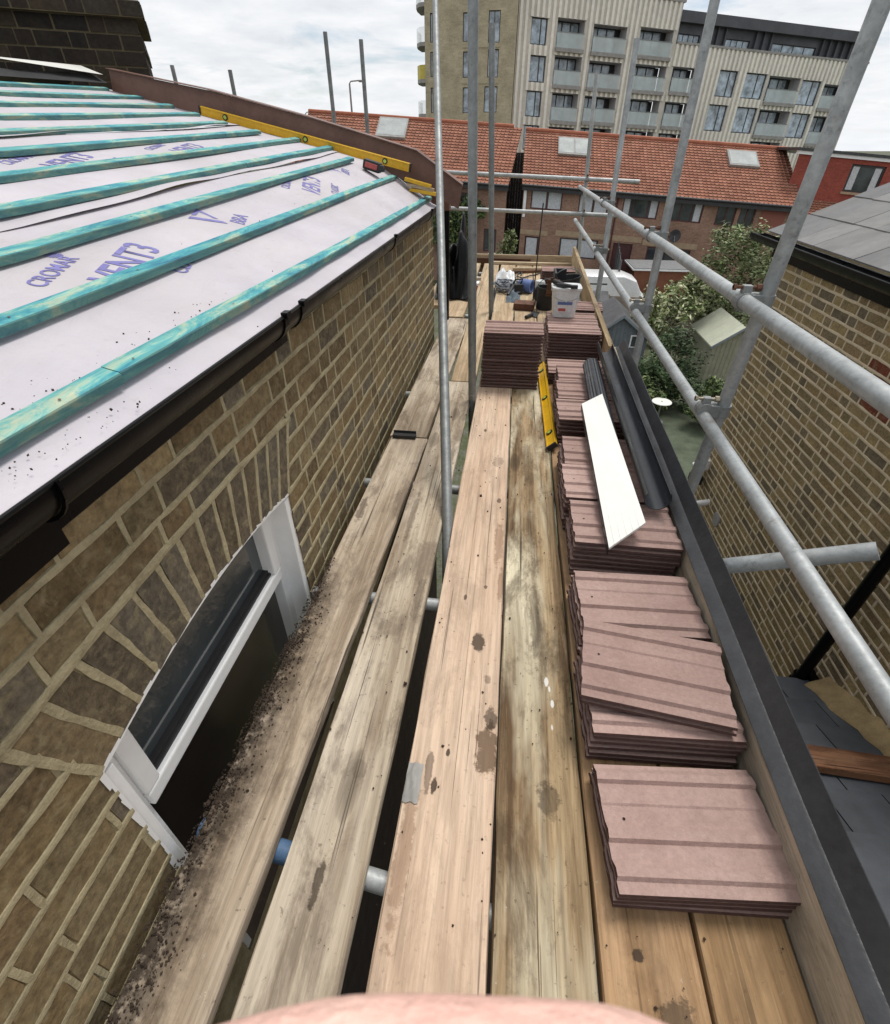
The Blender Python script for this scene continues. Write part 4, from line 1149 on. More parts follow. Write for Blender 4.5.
for x in (-3.3, -3.9, -4.5):
    mb = MB(); lathe(mb, tuple(CRR @ (Vector((x, 5.05, 3.1)) - CR0) + CRT), [(.12, 0), (.13, .05), (.1, .4), (.13, .42), (.13, .46), (.09, .46), (.08, .3)]); mb.build('chimney_pot', 'tile', ch, smooth=True)
# ------------------------------------------------------------------ neighbouring house on the right
XR = 2.4; YR = 5.44; ZE = .53
nb = thing('neighbouring_house', 'yellow stock brick house on the right with slate roof and black gutter', 'house', (4, 2, -6))
rr = random.Random(23)
wr_ = MB(); CR = .0765; zz = ZE; ri = 0
while zz > -4.0:
    z0 = zz - CR; prev = None
    for y0, y1 in flemish(-1.6, YR, ri, rr, .222, .111):
        brick_face(wr_, XR, -1, y0, y1, z0 + .006, zz - .006, pick(BR_R, rr, .16) if not (y0 < 3.35 and y0 > 3.0 and -.02 < zz < .28) else (.22, .06, .035), rr)
        if prev is not None: bead(wr_, XR, -1, line((prev + y0) / 2, z0 + .002, (prev + y0) / 2, zz - .002, .05), .0125, .003, rr)
        prev = y1
    bead(wr_, XR, -1, line(-1.6, zz, YR + .012, zz, .07), .0165, .0055, rr)
    zz -= CR; ri += 1
xm = XR + .002
wr_.quad([(xm, -1.6, -6), (xm, YR, -6), (xm, YR, ZE + .1), (xm, -1.6, ZE + .1)], 1)
wr_.quad([(xm, YR, -6), (8, YR, -6), (8, YR, 2.1), (xm, YR, ZE + .1)], 1)
wr_.build('brick_wall', ['brick', 'mortar_pale'], nb, recalc=False)
fb = MB(); fb.bb(XR - .02, XR + .02, -1.6, YR + .02, ZE - .02, ZE + .13); fb.build('fascia', 'black', nb)
gb = MB(); arc_gutter(gb, (XR - .08, -1.6, ZE + .125), (XR - .08, YR + .34, ZE + .125), .06, 168, 372, .003, 14)
gr_ = gb.build('gutter', 'black', nb, smooth=True)
e = MB(); arc_gutter(e, (XR - .08, YR + .34, ZE + .125), (XR - .08, YR + .35, ZE + .125), .06, 180, 360, .055, 14); e.build('stop_end', 'black', gr_)
rm = MB(); rm.tube([(XR - .14, -1.6, ZE + .138), (XR - .14, YR + .34, ZE + .138)], .005, 8); rm.build('rolled_lip', 'black', gr_, smooth=True)
# slates: real courses with thickness
sl = MB(); r4_ = random.Random(3); pitch = .62; x = XR - .07; z = ZE + .165; k = 0; gx = .31
SLC = [(.14, .138, .136), (.165, .16, .155), (.125, .125, .127), (.15, .148, .14)]
while x < 8:
    y = YR + .16 + (k % 2) * .13
    yv_ = YR + .16 - 0
    y = yv_
    first = True
    while y > -1.8:
        w = .30 if not (first and k % 2) else .15
        first = False
        z0 = z + .012; z1 = z + gx * math.tan(pitch) + .004; dz = r4_.uniform(-.002, .002)
        xx0, xx1 = x + r4_.uniform(-.004, .004), x + gx + .02
        z1 = z + (gx + .02) * math.tan(pitch) * .62 + .004
        vs = [(xx0, y - w + .004, z0 + dz), (xx0, y, z0 + dz), (xx1, y, z1 + dz), (xx1, y - w + .004, z1 + dz)]
        sl.add(vs + [(p[0], p[1], p[2] - .009) for p in vs], [(0, 1, 2, 3), (0, 4, 5, 1), (1, 5, 6, 2), (3, 2, 6, 7), (0, 3, 7, 4)], 0, pick(SLC, r4_, .12))
        y -= w
    x += gx; z += gx * math.tan(pitch) * .62; k += 1
M['slate_attr'] = mat_attr('slate_face', .55, .3, 9., .3, .5)
sl.build('slate_roof', 'slate_attr', nb, recalc=False)
# downpipe, hopper joint
dp = MB(); dp.tube([(XR - .09, 2.45, ZE), (XR - .09, 2.5, -1.86)], .038, 16); d_ = dp.build('downpipe', 'black', nb, smooth=True)
co = MB()
for z0, r0 in ((-1.76, .05), (-1.82, .055), (-1.9, .05)): co.tube([(XR - .09, 2.5, z0), (XR - .09, 2.5, z0 - .045)], r0, 16)
co.tube([(XR - .09, 2.5, -1.93), (XR - .11, 2.56, -2.06), (XR - .16, 2.66, -2.14), (XR - .3, 2.8, -2.2)], .04, 12)
co.bb(XR - .06, XR - .0, 2.44, 2.56, -1.78, -1.73); co.build('pipe_socket', 'black', d_, smooth=True)
# lower slate roof between, mortar fillet, timber on it
ext_ = thing('lean_to_roof', 'dark blue slate lean-to roof below the scaffold on the right', 'lean-to roof', (1.7, 1.2, -6))
def ZL(y): return -1.51 - .42 * (y - 1.82)
ls = MB(); k = 0; y = 2.47
while y > -1.4:
    x = XR - .02 - (0 if k % 2 == 0 else .15)
    if k % 2: ls_w = [(XR - .02, x)]
    xs = [XR - .02]; 
    if k % 2: xs.append(XR - .17)
    while xs[-1] > .95: xs.append(xs[-1] - .30)
    for a, b in zip(xs[:-1], xs[1:]):
        vs = [(b + .004, y, ZL(y) + .017), (a - .004, y, ZL(y) + .017 + rr.uniform(-.002, .002)), (a - .004, y - .27, ZL(y - .27) + .003), (b + .004, y - .27, ZL(y - .27) + .003)]
        ls.add(vs + [(p[0], p[1], p[2] - .008) for p in vs], [(0, 1, 2, 3), (0, 4, 5, 1), (1, 5, 6, 2), (3, 2, 6, 7), (0, 3, 7, 4)], 0, pick([(.085, .095, .11), (.07, .08, .092), (.095, .105, .12)], rr, .12))
    y -= .255; k += 1
ls.build('slates', 'slate_attr', ext_, recalc=False)
lw = MB(); lw.add([(1.0, -1.5, -6), (XR - .004, -1.5, -6), (XR - .004, 2.4, -6), (1.0, 2.4, -6), (1.0, -1.5, ZL(-1.5) - .012), (XR - .004, -1.5, ZL(-1.5) - .012), (XR - .004, 2.4, ZL(2.4) - .012), (1.0, 2.4, ZL(2.4) - .012)], [(0, 1, 5, 4), (1, 2, 6, 5), (2, 3, 7, 6), (3, 0, 4, 7), (4, 5, 6, 7)]); lw.build('wall', 'conc', ext_)
fl_ = MB(); r5_ = random.Random(9); pr = []
for i in range(40):
    y = -1.0 + 3.4 * i / 39
    w, h = .07 + .035 * r5_.random() + (.03 if y > 2.1 else 0), .09 + .035 * r5_.random()
    pr.append([(XR + .01, y, ZL(y) + h + .03), (XR - w * .35, y, ZL(y) + h * .8), (XR - w * .8, y, ZL(y) + h * .45), (XR - w, y, ZL(y) + .012)])
for i in range(39):
    for k in range(3): fl_.quad([pr[i][k], pr[i][k + 1], pr[i + 1][k + 1], pr[i + 1][k]])
M['fillet'] = mat_plain('sand_cement', (.47, .34, .17), .95, 0, .4, 14., bmp=.6)
weld(fl_.build('mortar_fillet', 'fillet', ext_))
mb = MB(); yb = 1.63
rb_ = Matrix.Rotation(rad(-2.5), 3, 'Z') @ Matrix.Rotation(rad(-23), 3, 'X')
mb.box((1.93, yb, ZL(yb) + .045), (.9, .185, .04), 0, None, rb_)
W['rustwood'] = mat_wood('red_brown_timber', (.24, .11, .055), (.12, .05, .025), (.3, .17, .1), .6, .5, .4, axis=0)
tag(mb.build('timber_length', W['rustwood'], bevel=.003), 'red-brown timber plank lying across the lower slate roof', 'timber')
# lights and outlets on the wall
lt = thing('security_light', 'white security light on the far corner of the right brick wall', 'light', (XR - .05, 5.3, -1.6))
mb = MB(); mb.box((XR - .05, 5.25, -1.6), (.1, .12, .12)); lathe(mb, (XR - .12, 5.2, -1.62), [(0, -.05), (.06, -.04), (.07, .03), (0, .06)], rot=Matrix.Rotation(rad(60), 3, 'Y')); mb.build('body', 'upvc', lt, smooth=True)
mb = MB(); mb.box((XR - .1, 5.2, -1.78), (.12, .14, .1)); mb.build('sensor', 'black_matt', lt, bevel=.01)
mb = MB(); mb.tube([(XR + .01, 4.9, -1.9), (XR - .16, 4.88, -1.93)], .035, 14)
tag(mb.build('pipe_outlet', 'upvc', smooth=True), 'white pipe end sticking out of the right brick wall', 'pipe outlet')
mb = MB(); lathe(mb, (XR - .003, 4.6, -1.92), [(0, .012), (.075, .01), (.085, 0)], rot=Matrix.Rotation(rad(-90), 3, 'Y'))
tag(mb.build('vent_cover', 'conc', smooth=True), 'round grey cover plate on the right brick wall', 'vent cover')

# ------------------------------------------------------------------ ground
def m_ground():
    m, nt, b = new_mat('garden_ground')
    v = coords(nt, (1, 1, 1), rnd=False)
    n = noise(nt, v, .35, 6, .7); n2 = noise(nt, v, 2.5, 6, .7); n3 = noise(nt, v, 20., 4, .7)
    col = ramp(nt, n, [(.35, (.13, .125, .105)), (.5, (.075, .09, .035)), (.65, (.06, .075, .03))])
    col = mixc(nt, ramp(nt, n2, [(.45, 0.), (.7, .8)]), col, (.17, .16, .14))
    col = mixc(nt, 1., col, ramp(nt, n3, [(.3, .6), (.7, 1.2)]), 'MULTIPLY')
    nt.links.new(col, b.inputs['Base Color']); b.inputs['Roughness'].default_value = .95
    bump(nt, b, n3, .6, .05)
    return m
M['ground'] = m_ground()
mb = MB()
mb.quad([(-900, -400, -6), (900, -400, -6), (900, 1500, -6), (-900, 1500, -6)])
struct('ground', mb, 'ground')
mb = MB(); mb.quad([(3.6, 10.5, -5.996), (6.8, 10.5, -5.996), (7.2, 17.2, -5.996), (4.4, 18.2, -5.996)])
struct('patio', mb, mat_plain('mossy_paving', (.085, .105, .065), .9, 0, .5, 2.4, bmp=.4))
M['asphalt'] = mat_plain('asphalt', (.06, .06, .062), .9, 0, .3, 2.)
mb = MB(); mb.quad([(-60, 29.6, -5.992), (60, 29.6, -5.992), (60, 34, -5.992), (-60, 34, -5.992)])
struct('road', mb, 'asphalt')
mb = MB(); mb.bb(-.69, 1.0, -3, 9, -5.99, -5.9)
struct('side_path', mb, mat_plain('underdeck_shade_path', (.035, .026, .018), .95, 0, .4, 3.))  # path colour darkened to paint in the shade below the deck

# ------------------------------------------------------------------ plants
M['leaf'] = mat_leaf('leaf_faces')
M['bark'] = mat_plain('bark', (.1, .075, .05), .95, 0, .4, 12., bmp=.5)
def plant(name, label, cat, base, blobs, pal, n, size, seed, upright=0., group=None, trunk=.05, gap=.5):
    rr6 = random.Random(seed)
    t = thing(name, label, cat, base, group)
    mb = MB(); bx, by, bz = base
    clumps = []
    for (cx, cy, cz, rx, ry, rz) in blobs:
        for q in range(int(30 * gap * 2)):
            d = Vector((rr6.gauss(0, 1), rr6.gauss(0, 1), rr6.gauss(0, 1))).normalized() * rr6.uniform(.45, 1.05)
            clumps.append((Vector((cx + d.x * rx, cy + d.y * ry, cz + d.z * rz)), rr6.uniform(.16, .34) * (rx + ry + rz) / 3, rr6.uniform(.55, 1.35)))
    for i in range(n):
        c, r, sh = clumps[rr6.randrange(len(clumps))]
        d = Vector((rr6.gauss(0, .55), rr6.gauss(0, .55), rr6.gauss(0, .55)))
        p = c + d * r
        if p.z < bz: p.z = bz + .02
        nrm = (d.normalized() * .7 + Vector((rr6.gauss(0, .5), rr6.gauss(0, .5), rr6.gauss(.5, .5)))).normalized()
        a = nrm.cross(Vector((rr6.gauss(0, 1), rr6.gauss(0, 1), rr6.gauss(0, 1) + upright * 4))).normalized(); b = nrm.cross(a)
        s = size * rr6.uniform(.6, 1.4); l = s * 1.9
        col = pick(pal, rr6, .2); col = tuple(x * sh for x in col)
        if upright: a, b = b, a
        mb.add([p - b * l * .5, p + a * s * .42 - b * l * .1, p + b * l * .55 + nrm * s * .15, p - a * s * .42 - b * l * .1], [(0, 1, 2, 3)], 0, col)
    mb.build('foliage', 'leaf', t, recalc=False)
    tr = MB()
    top = Vector((blobs[0][0], blobs[0][1], blobs[0][2]))
    b0 = Vector(base)
    tr.tube([b0, b0.lerp(top, .4) + Vector((.05, 0, 0)), b0.lerp(top, .85), top + Vector((0, 0, blobs[0][5] * .5))], [trunk, trunk * .8, trunk * .5, trunk * .15], 8)
    for q in range(7):
        c = clumps[rr6.randrange(len(clumps))][0]
        s = b0.lerp(top, rr6.uniform(.35, .8))
        tr.tube([s, s.lerp(c, .5) + Vector((0, 0, .1)), c], [trunk * .45, trunk * .3, trunk * .1], 6)
    tr.build('trunk', 'bark', t, smooth=True)
    return t
GREY = [(.16, .2, .09), (.2, .24, .11), (.11, .15, .065), (.29, .31, .17), (.085, .12, .05)]
VAR = [(.19, .24, .09), (.40, .42, .24), (.52, .52, .34), (.13, .18, .065), (.28, .32, .15)]
DARK = [(.05, .085, .035), (.065, .105, .045), (.085, .125, .055), (.04, .07, .03), (.11, .15, .07)]
MID = [(.09, .13, .045), (.13, .17, .06), (.065, .1, .035), (.17, .21, .075)]
plant('tree', 'tall grey-green tree with pale tips in front of the red terrace', 'tree', (8.8, 22, G), [(8.75, 22, -2.75, 1.6, 1.4, 1.5), (8.2, 22, -1.8, 1.0, .9, .9), (9.4, 22, -2.0, 1.0, .9, 1.0), (9.3, 22, -4, 1.5, 1.2, 1.3), (7.6, 22, -3.2, .9, .8, 1.0)], GREY + VAR[:2], 11000, .075, 31, .6, trunk=.09)
plant('shrub', 'variegated shrub with cream leaves left of the lime shed', 'shrub', (6.0, 20.9, G), [(5.9, 20.9, -3.75, 1.1, .9, .75), (6.9, 21.3, -3.35, .9, .7, .7), (5.4, 20.6, -4.5, .8, .7, .8)], VAR, 5200, .09, 32, 0)
plant('shrub', 'dark feathery green shrub in the middle of the garden', 'shrub', (5.6, 17.3, G), [(5.65, 17.3, -4.6, 1.05, .9, 1.2), (6.1, 17.0, -5.2, .7, .6, .8), (5.0, 17.1, -5.2, .8, .8, .8)], DARK, 7000, .065, 33, .7)
plant('shrub', 'low bright green bush at the foot of the dark feathery shrub', 'shrub', (4.6, 16.4, G), [(4.5, 16.5, -5.45, .75, .7, .55), (5.0, 16.3, -5.6, .5, .4, .35)], MID, 3200, .07, 34)
plant('shrub', 'green bush between the lime shed and the brick wall', 'shrub', (6.9, 15.8, G), [(6.75, 15.8, -5.0, .55, .5, .55), (6.3, 15.5, -5.3, .5, .5, .5)], MID + DARK[:2], 2600, .07, 35)
plant('shrub', 'orange-flowered plant in the planter near the brick wall', 'shrub', (7.2, 16.4, G), [(7.0, 16.0, -5.1, .35, .3, .3)], MID + [(.3, .13, .03), (.35, .2, .04)], 800, .05, 36, trunk=.03)
plant('shrub', 'yellowish plant by the grey shed', 'shrub', (3.75, 17.4, G), [(3.75, 17.4, -4.9, .5, .5, .5)], [(.2, .2, .05), (.12, .14, .04), (.09, .11, .03)], 1600, .07, 37)
plant('shrub', 'green climber on the front of the left terrace house', 'shrub', (-3.9, 35.2, G), [(-3.9, 35.3, -3.2, 1.5, .5, 1.6), (-2.9, 35.2, -2.0, .8, .4, .9), (-4.6, 35.3, -2.2, .9, .4, .9)], MID + DARK[:2], 5200, .14, 38)
plant('shrub', 'pale leafy bush in the dark gap beside the terrace', 'shrub', (-.5, 33.0, G), [(-.5, 33.0, -3.9, .55, .5, .9), (-.3, 33, -3.1, .35, .3, .5)], [(.16, .2, .07), (.1, .13, .04), (.25, .27, .14)], 1800, .09, 39)
plant('shrub', 'low hedge beyond the far end of the rails', 'shrub', (4.0, 29.0, G), [(3.5, 29.0, -4.5, .9, .5, .45), (5.2, 29, -4.6, 1.0, .5, .4)], MID, 2200, .1, 40)
plant('tree', 'small pale green treetop beside the neighbour roof gutter', 'tree', (6.3, 10.5, G), [(6.25, 10.6, -.45, .5, .5, .55), (6.0, 10.8, -1.1, .5, .5, .7)], VAR[:3] + MID, 1800, .07, 41, trunk=.06)

# ------------------------------------------------------------------ garden buildings and furniture
def gable_shed(label, x0, x1, y0, y1, zw, zr, wall, roof, ridge='y', name='garden_shed'):
    t = thing(name, label, 'shed', ((x0 + x1) / 2, (y0 + y1) / 2, G))
    w = MB()
    if ridge == 'y':
        xc = (x0 + x1) / 2
        for y in (y0, y1): w.quad([(x0, y, G), (x1, y, G), (x1, y, zw), (xc, y, zr), (x0, y, zw)])
        w.quad([(x0, y0, G), (x0, y1, G), (x0, y1, zw), (x0, y0, zw)]); w.quad([(x1, y0, G), (x1, y1, G), (x1, y1, zw), (x1, y0, zw)])
        n = int((x1 - x0) / .14)
        for i in range(n + 1):
            x = x0 + (x1 - x0) * i / n; h = zw + (zr - zw) * (1 - abs(x - xc) / (xc - x0))
            w.bb(x - .008, x + .008, y0 - .012, y0 + .002, G, h - .01)
        w.build('walls', wall, t)
        r = MB(); o = .12; s = (zr - zw) / (xc - x0)
        for sx in (-1, 1):
            xe = xc + sx * (xc - x0 + o); ze = zr - s * (xc - x0 + o)
            v = [(xc, y0 - .15, zr + .03), (xe, y0 - .15, ze + .03), (xe, y1 + .1, ze + .03), (xc, y1 + .1, zr + .03)]
            r.add(v + [(p[0], p[1], p[2] - .05) for p in v], [(0, 1, 2, 3), (4, 7, 6, 5), (0, 4, 5, 1), (1, 5, 6, 2), (2, 6, 7, 3)])
            for k in range(1, 9):
                y = y0 + (y1 - y0) * k / 9
                r.add([(xc, y - .012, zr + .045), (xe, y - .012, ze + .045), (xe, y + .012, ze + .045), (xc, y + .012, zr + .045)], [(0, 1, 2, 3)])
        r.build('roof', roof, t)
        tr = MB()
        for sx in (-1, 1):
            xe = xc + sx * (xc - x0 + o); ze = zr - s * (xc - x0 + o)
            tr.add([(xc, y0 - .16, zr - .07), (xe, y0 - .16, ze - .07), (xe, y0 - .16, ze + .035), (xc, y0 - .16, zr + .035)], [(0, 1, 2, 3)])
        tr.build('barge_board', M['shed_trim'], t)
    return t
M['shed_trim'] = mat_plain('grey_blue_trim', (.25, .29, .32), .7)
M['lime'] = mat_plain('pale_lime_sheet', (.52, .54, .42), .5, 0, .12, 2., bmp=.1)
M['lime_wall'] = mat_plain('pale_green_boards', (.33, .33, .24), .7, 0, .2, 3.)
M['grey_board'] = mat_plain('blue_grey_boards', (.16, .185, .21), .8, 0, .25, 3.)
M['felt'] = mat_plain('roofing_felt', (.10, .1, .105), .9, 0, .3, 3.)
M['beige'] = mat_plain('beige_fence_paint', (.42, .35, .28), .85, 0, .15, 1.5)
M['terra'] = mat_plain('terracotta_boards', (.24, .095, .05), .85, 0, .3, 3.)
gable_shed('pale lime garden shed with ridged roof behind the shrubs', 7.25, 8.85, 18.6, 21.0, -4.25, -3.65, 'lime_wall', 'lime')
bs = gable_shed('blue-grey boarded garden shed with dark felt roof', 3.15, 5.15, 19.4, 22.0, -4.35, -3.6, 'grey_board', 'felt')
mb = MB(); mb.bb(4.55, 5.0, 19.36, 19.385, -4.75, -4.3); w_ = mb.build('window', 'upvc', bs)
mb = MB(); mb.bb(4.6, 4.76, 19.35, 19.358, -4.71, -4.34); mb.bb(4.79, 4.95, 19.35, 19.358, -4.71, -4.34); mb.build('pane', 'glass', w_)
# brown flat-roofed shed
t = thing('outbuilding', 'low terracotta outbuilding with flat grey roof and white edge', 'outbuilding', (8.3, 32.5, G))
mb = MB(); mb.bb(6.75, 10.1, 31.2, 33.6, G, -4.2); mb.build('walls', 'terra', t)
mb = MB(); mb.bb(6.6, 10.25, 31.05, 33.8, -4.2, -4.12); mb.build('roof_edge', 'upvc', t)
mb = MB(); mb.bb(6.65, 10.2, 31.1, 33.75, -4.119, -4.08); mb.build('roof', 'slate', t)
# dark side fence
def fence(label, x0, y0, x1, y1, zt, mat, panel=1.5, z0=G):
    t = thing('fence', label, 'fence', ((x0 + x1) / 2, (y0 + y1) / 2, G))
    L = math.hypot(x1 - x0, y1 - y0); n = max(1, round(L / panel)); ang = math.atan2(y1 - y0, x1 - x0); rz = Matrix.Rotation(ang, 3, 'Z')
    for i in range(n):
        m = MB()
        a, b = i / n, (i + 1) / n
        cx, cy = x0 + (x1 - x0) * (a + b) / 2, y0 + (y1 - y0) * (a + b) / 2
        nb_ = 8
        for k in range(nb_):
            h = (zt - z0 - .1) / nb_
            m.box((cx, cy, z0 + .1 + h * (k + .5)), (L / n - .08, .02 + .006 * (k % 2), h - .004), 0, None, rz)
        m.build('panel', mat, t)
    for i in range(n + 1):
        m = MB(); m.box((x0 + (x1 - x0) * i / n, y0 + (y1 - y0) * i / n, (zt + z0) / 2 + .03), (.09, .09, zt - z0 + .06), 0, None, rz); m.build('post', mat, t)
    return t
fence('beige panel fence across the end of the garden', 4.35, 24.2, 9.6, 23.6, -4.02, 'beige')
fence('dark grey fence running back beside the flat-roofed outbuilding', 5.6, 29.5, 6.4, 35.6, -3.5, 'felt', 1.8)
fence('pale pinkish fence beside the planter by the brick wall', 6.35, 13.2, 7.6, 17.2, -5.0, M['fence_pink'] if 'fence_pink' in M else 'beige', 1.3)
mb = MB(); mb.box((3.5, 22.7, -3.95), (1.3, 1.6, .06), 0, None, Matrix.Rotation(rad(18), 3, 'X')); mb.bb(2.9, 4.1, 22.0, 23.4, G, -4.2)
tag(mb.build('garden_store', 'felt'), 'dark lean-to garden store behind the blue-grey shed', 'garden store')
# round table, chair
t = thing('garden_table', 'round white garden table with a parasol hole in the garden below', 'table', (5.15, 15.55, G))
mb = MB(); lathe(mb, (5.1, 15.7, -5.3), [(.035, .0), (.30, 0), (.31, .012), (.30, .026), (.035, .026), (.035, 0)], 32); mb.build('table_top', 'conc' if False else M['tabletop'] if 'tabletop' in M else 'white_dirty', t, smooth=True)
mb = MB(); lathe(mb, (5.1, 15.7, G), [(0, 0), (.22, 0), (.2, .03), (.03, .06), (.025, .7), (0, .7)]); mb.build('pedestal', 'galv_dark', t, smooth=True)
t = thing('tub_chair', 'pale grey tub chair on the patio beside the toe board', 'chair', (4.45, 13.6, G))
mb = MB(); pr = []
cx, cy = 4.35, 13.5
for i in range(19):
    w = rad(-35 + 250 * i / 18); r = .3
    hh = .82 if 4 < i < 14 else .6
    pr.append([(cx + r * .8 * math.cos(w), cy + r * .8 * math.sin(w), G + .36), (cx + r * math.cos(w), cy + r * math.sin(w), G + hh), (cx + r * .9 * math.cos(w), cy + r * .9 * math.sin(w), G + hh), (cx + r * .72 * math.cos(w), cy + r * .72 * math.sin(w), G + .4)])
for i in range(18):
    for k in range(4): mb.quad([pr[i][k], pr[i][(k + 1) % 4], pr[i + 1][(k + 1) % 4], pr[i + 1][k]])
weld(mb.build('shell', 'conc', t))
mb = MB(); lathe(mb, (cx, cy, G + .36), [(0, 0), (.24, 0), (.25, .03), (.24, .06), (0, .07)]); mb.build('seat', 'conc', t, smooth=True)
for sx in (-1, 1):
    for sy in (-1, 1):
        mb = MB(); mb.tube([(cx + sx * .17, cy + sy * .17, G + .36), (cx + sx * .22, cy + sy * .22, G)], [.018, .012], 8); mb.build('leg', 'bark', t)
# white van behind the fence, car by the left terrace
def loft(mb, secs, mi=0, cap=True):
    k = len(secs[0]); n0 = len(mb.v)
    for s in secs: mb.v += [tuple(p) for p in s]
    for i in range(len(secs) - 1):
        for j in range(k):
            j2 = (j + 1) % k
            mb.f.append((n0 + i * k + j, n0 + i * k + j2, n0 + (i + 1) * k + j2, n0 + (i + 1) * k + j)); mb.mi.append(mi); mb.c.append(None); mb.uv.append(None)
    if cap:
        for o, d in ((n0, -1), (n0 + (len(secs) - 1) * k, 1)):
            mb.f.append(tuple([o + j for j in range(k)][::d])); mb.mi.append(mi); mb.c.append(None); mb.uv.append(None)
M['car_white'] = mat_plain('white_car_paint', (.75, .76, .76), .25, 0, .05, 2., bmp=0)
M['car_red'] = mat_plain('red_car_paint', (.35, .03, .03), .3, 0, .1, 2., bmp=0)
M['tyre'] = mat_plain('tyre_rubber', (.02, .02, .02), .85)
def vehicle(name, label, cat, cx, cy, L, Wd, H, prof, paint, ang=0., glass=()):
    t = thing(name, label, cat, (cx, cy, G)); rz = Matrix.Rotation(rad(ang), 3, 'Z')
    T = lambda p: Vector((cx, cy, G)) + rz @ Vector(p)
    b = MB(); secs = []
    for (f, zb, zs, zt, wt) in prof:
        x = L * (f - .5); w = Wd / 2
        secs.append([T((x, -w, zb)), T((x, -w, zs)), T((x, -w * wt, zt - .06)), T((x, -w * wt * .8, zt)), T((x, w * wt * .8, zt)), T((x, w * wt, zt - .06)), T((x, w, zs)), T((x, w, zb))])
    loft(b, secs); b.build('body', paint, t, bevel=.02, smooth=True)
    for fx in (.2, .8):
        for sy in (-1, 1):
            c = Vector((L * (fx - .5), sy * Wd / 2 * .97, .31))
            w = MB(); w.tube([T(c - Vector((0, .1, 0))), T(c + Vector((0, .1, 0)))], .31, 20); wo_ = w.build('wheel', 'tyre', t, bevel=.01)
            q = MB(); q.tube([T(c - Vector((0, .105, 0))), T(c + Vector((0, .105, 0)))], .18, 14); q.build('rim', 'galv', wo_)
    for q in glass:
        g = MB(); g.add([T(p) for p in q], [(0, 1, 2, 3)]); g.build('window', 'glass', t)
    return t
vehicle('van', 'white van with rounded roof parked behind the garden fence', 'van', 4.7, 29.2, 4.6, 1.9, 2.1,
        [(0, .5, .9, 1.75, .8), (.02, .3, .9, 1.92, .9), (.1, .3, 1.0, 2.02, .92), (.72, .3, 1.0, 2.02, .92), (.86, .3, 1.0, 1.8, .88), (.93, .3, 1.0, 1.25, .92), (1.0, .45, .8, 1.0, .8)], 'car_white', 0,
        glass=(((.55, -.93, 1.15), (1.05, -.93, 1.15), (.95, -.9, 1.6), (.55, -.9, 1.65)), ((-1.5, -.93, 1.15), (.2, -.93, 1.15), (.2, -.9, 1.65), (-1.5, -.9, 1.65))))
vehicle('car', 'white and red car parked nose-on before the left terrace house', 'car', -2.35, 33.2, 3.9, 1.7, 1.45,
        [(0, .45, .7, .85, .9), (.03, .25, .75, .92, .9), (.28, .25, .8, 1.02, .9), (.42, .25, .85, 1.45, .72), (.75, .25, .85, 1.45, .72), (.93, .25, .85, 1.05, .8), (1., .4, .75, .95, .85)], 'car_white', 90,
        glass=(((-.32, -.6, 1.44), (-.32, .6, 1.44), (-.9, .72, 1.03), (-.9, -.72, 1.03)),))
mb = MB(); mb.bb(-3.15, -1.5, 31.17, 31.23, -5.6, -5.25)
tag(mb.build('red_barrier', 'car_red', bevel=.02), 'red low barrier in front of the parked white car', 'barrier')
t = thing('railing', 'white metal railing beside the dark gap by the terrace', 'railing', (-1.1, 33.6, G))
for x in [-1.5 + .13 * k for k in range(7)]:
    mb = MB(); mb.tube([(x, 33.6, G), (x, 33.6, -3.9)], .02, 6); mb.build('bar', 'upvc', t)
mb = MB(); mb.tube([(-1.55, 33.6, -3.92), (-.65, 33.6, -3.92)], .022, 6); mb.build('top_bar', 'upvc', t)

# ------------------------------------------------------------------ facades with real openings
def cells(mb, P, outline, holes, mi=0, uvs=1.0):
    us = sorted({u for o in outline + holes for u in o[:2]}); zs = sorted({z for o in outline + holes for z in o[2:]})
    for i in range(len(us) - 1):
        for j in range(len(zs) - 1):
            u0, u1, z0, z1 = us[i], us[i + 1], zs[j], zs[j + 1]
            c = ((u0 + u1) / 2, (z0 + z1) / 2)
            ins = lambda r: r[0] < c[0] < r[1] and r[2] < c[1] < r[3]
            if any(ins(o) for o in outline) and not any(ins(h) for h in holes):
                q = [(u0, z0), (u1, z0), (u1, z1), (u0, z1)]
                mb.quad([P(a, b, 0) for a, b in q], mi, None, q)
def reveal(mb, P, h, d, mi=0):
    u0, u1, z0, z1 = h
    for a, b in (((u0, z0), (u1, z0)), ((u1, z0), (u1, z1)), ((u1, z1), (u0, z1)), ((u0, z1), (u0, z0))):
        mb.quad([P(*a, 0), P(*b, 0), P(*b, d), P(*a, d)], mi, None, [a, b, b, a])
def slab(mb, P, u0, u1, z0, z1, d0, d1, mi=0):
    v = [P(u, z, d) for d in (d0, d1) for u, z in ((u0, z0), (u1, z0), (u1, z1), (u0, z1))]
    mb.add(v, [(0, 1, 2, 3), (7, 6, 5, 4), (0, 4, 5, 1), (1, 5, 6, 2), (2, 6, 7, 3), (3, 7, 4, 0)], mi)
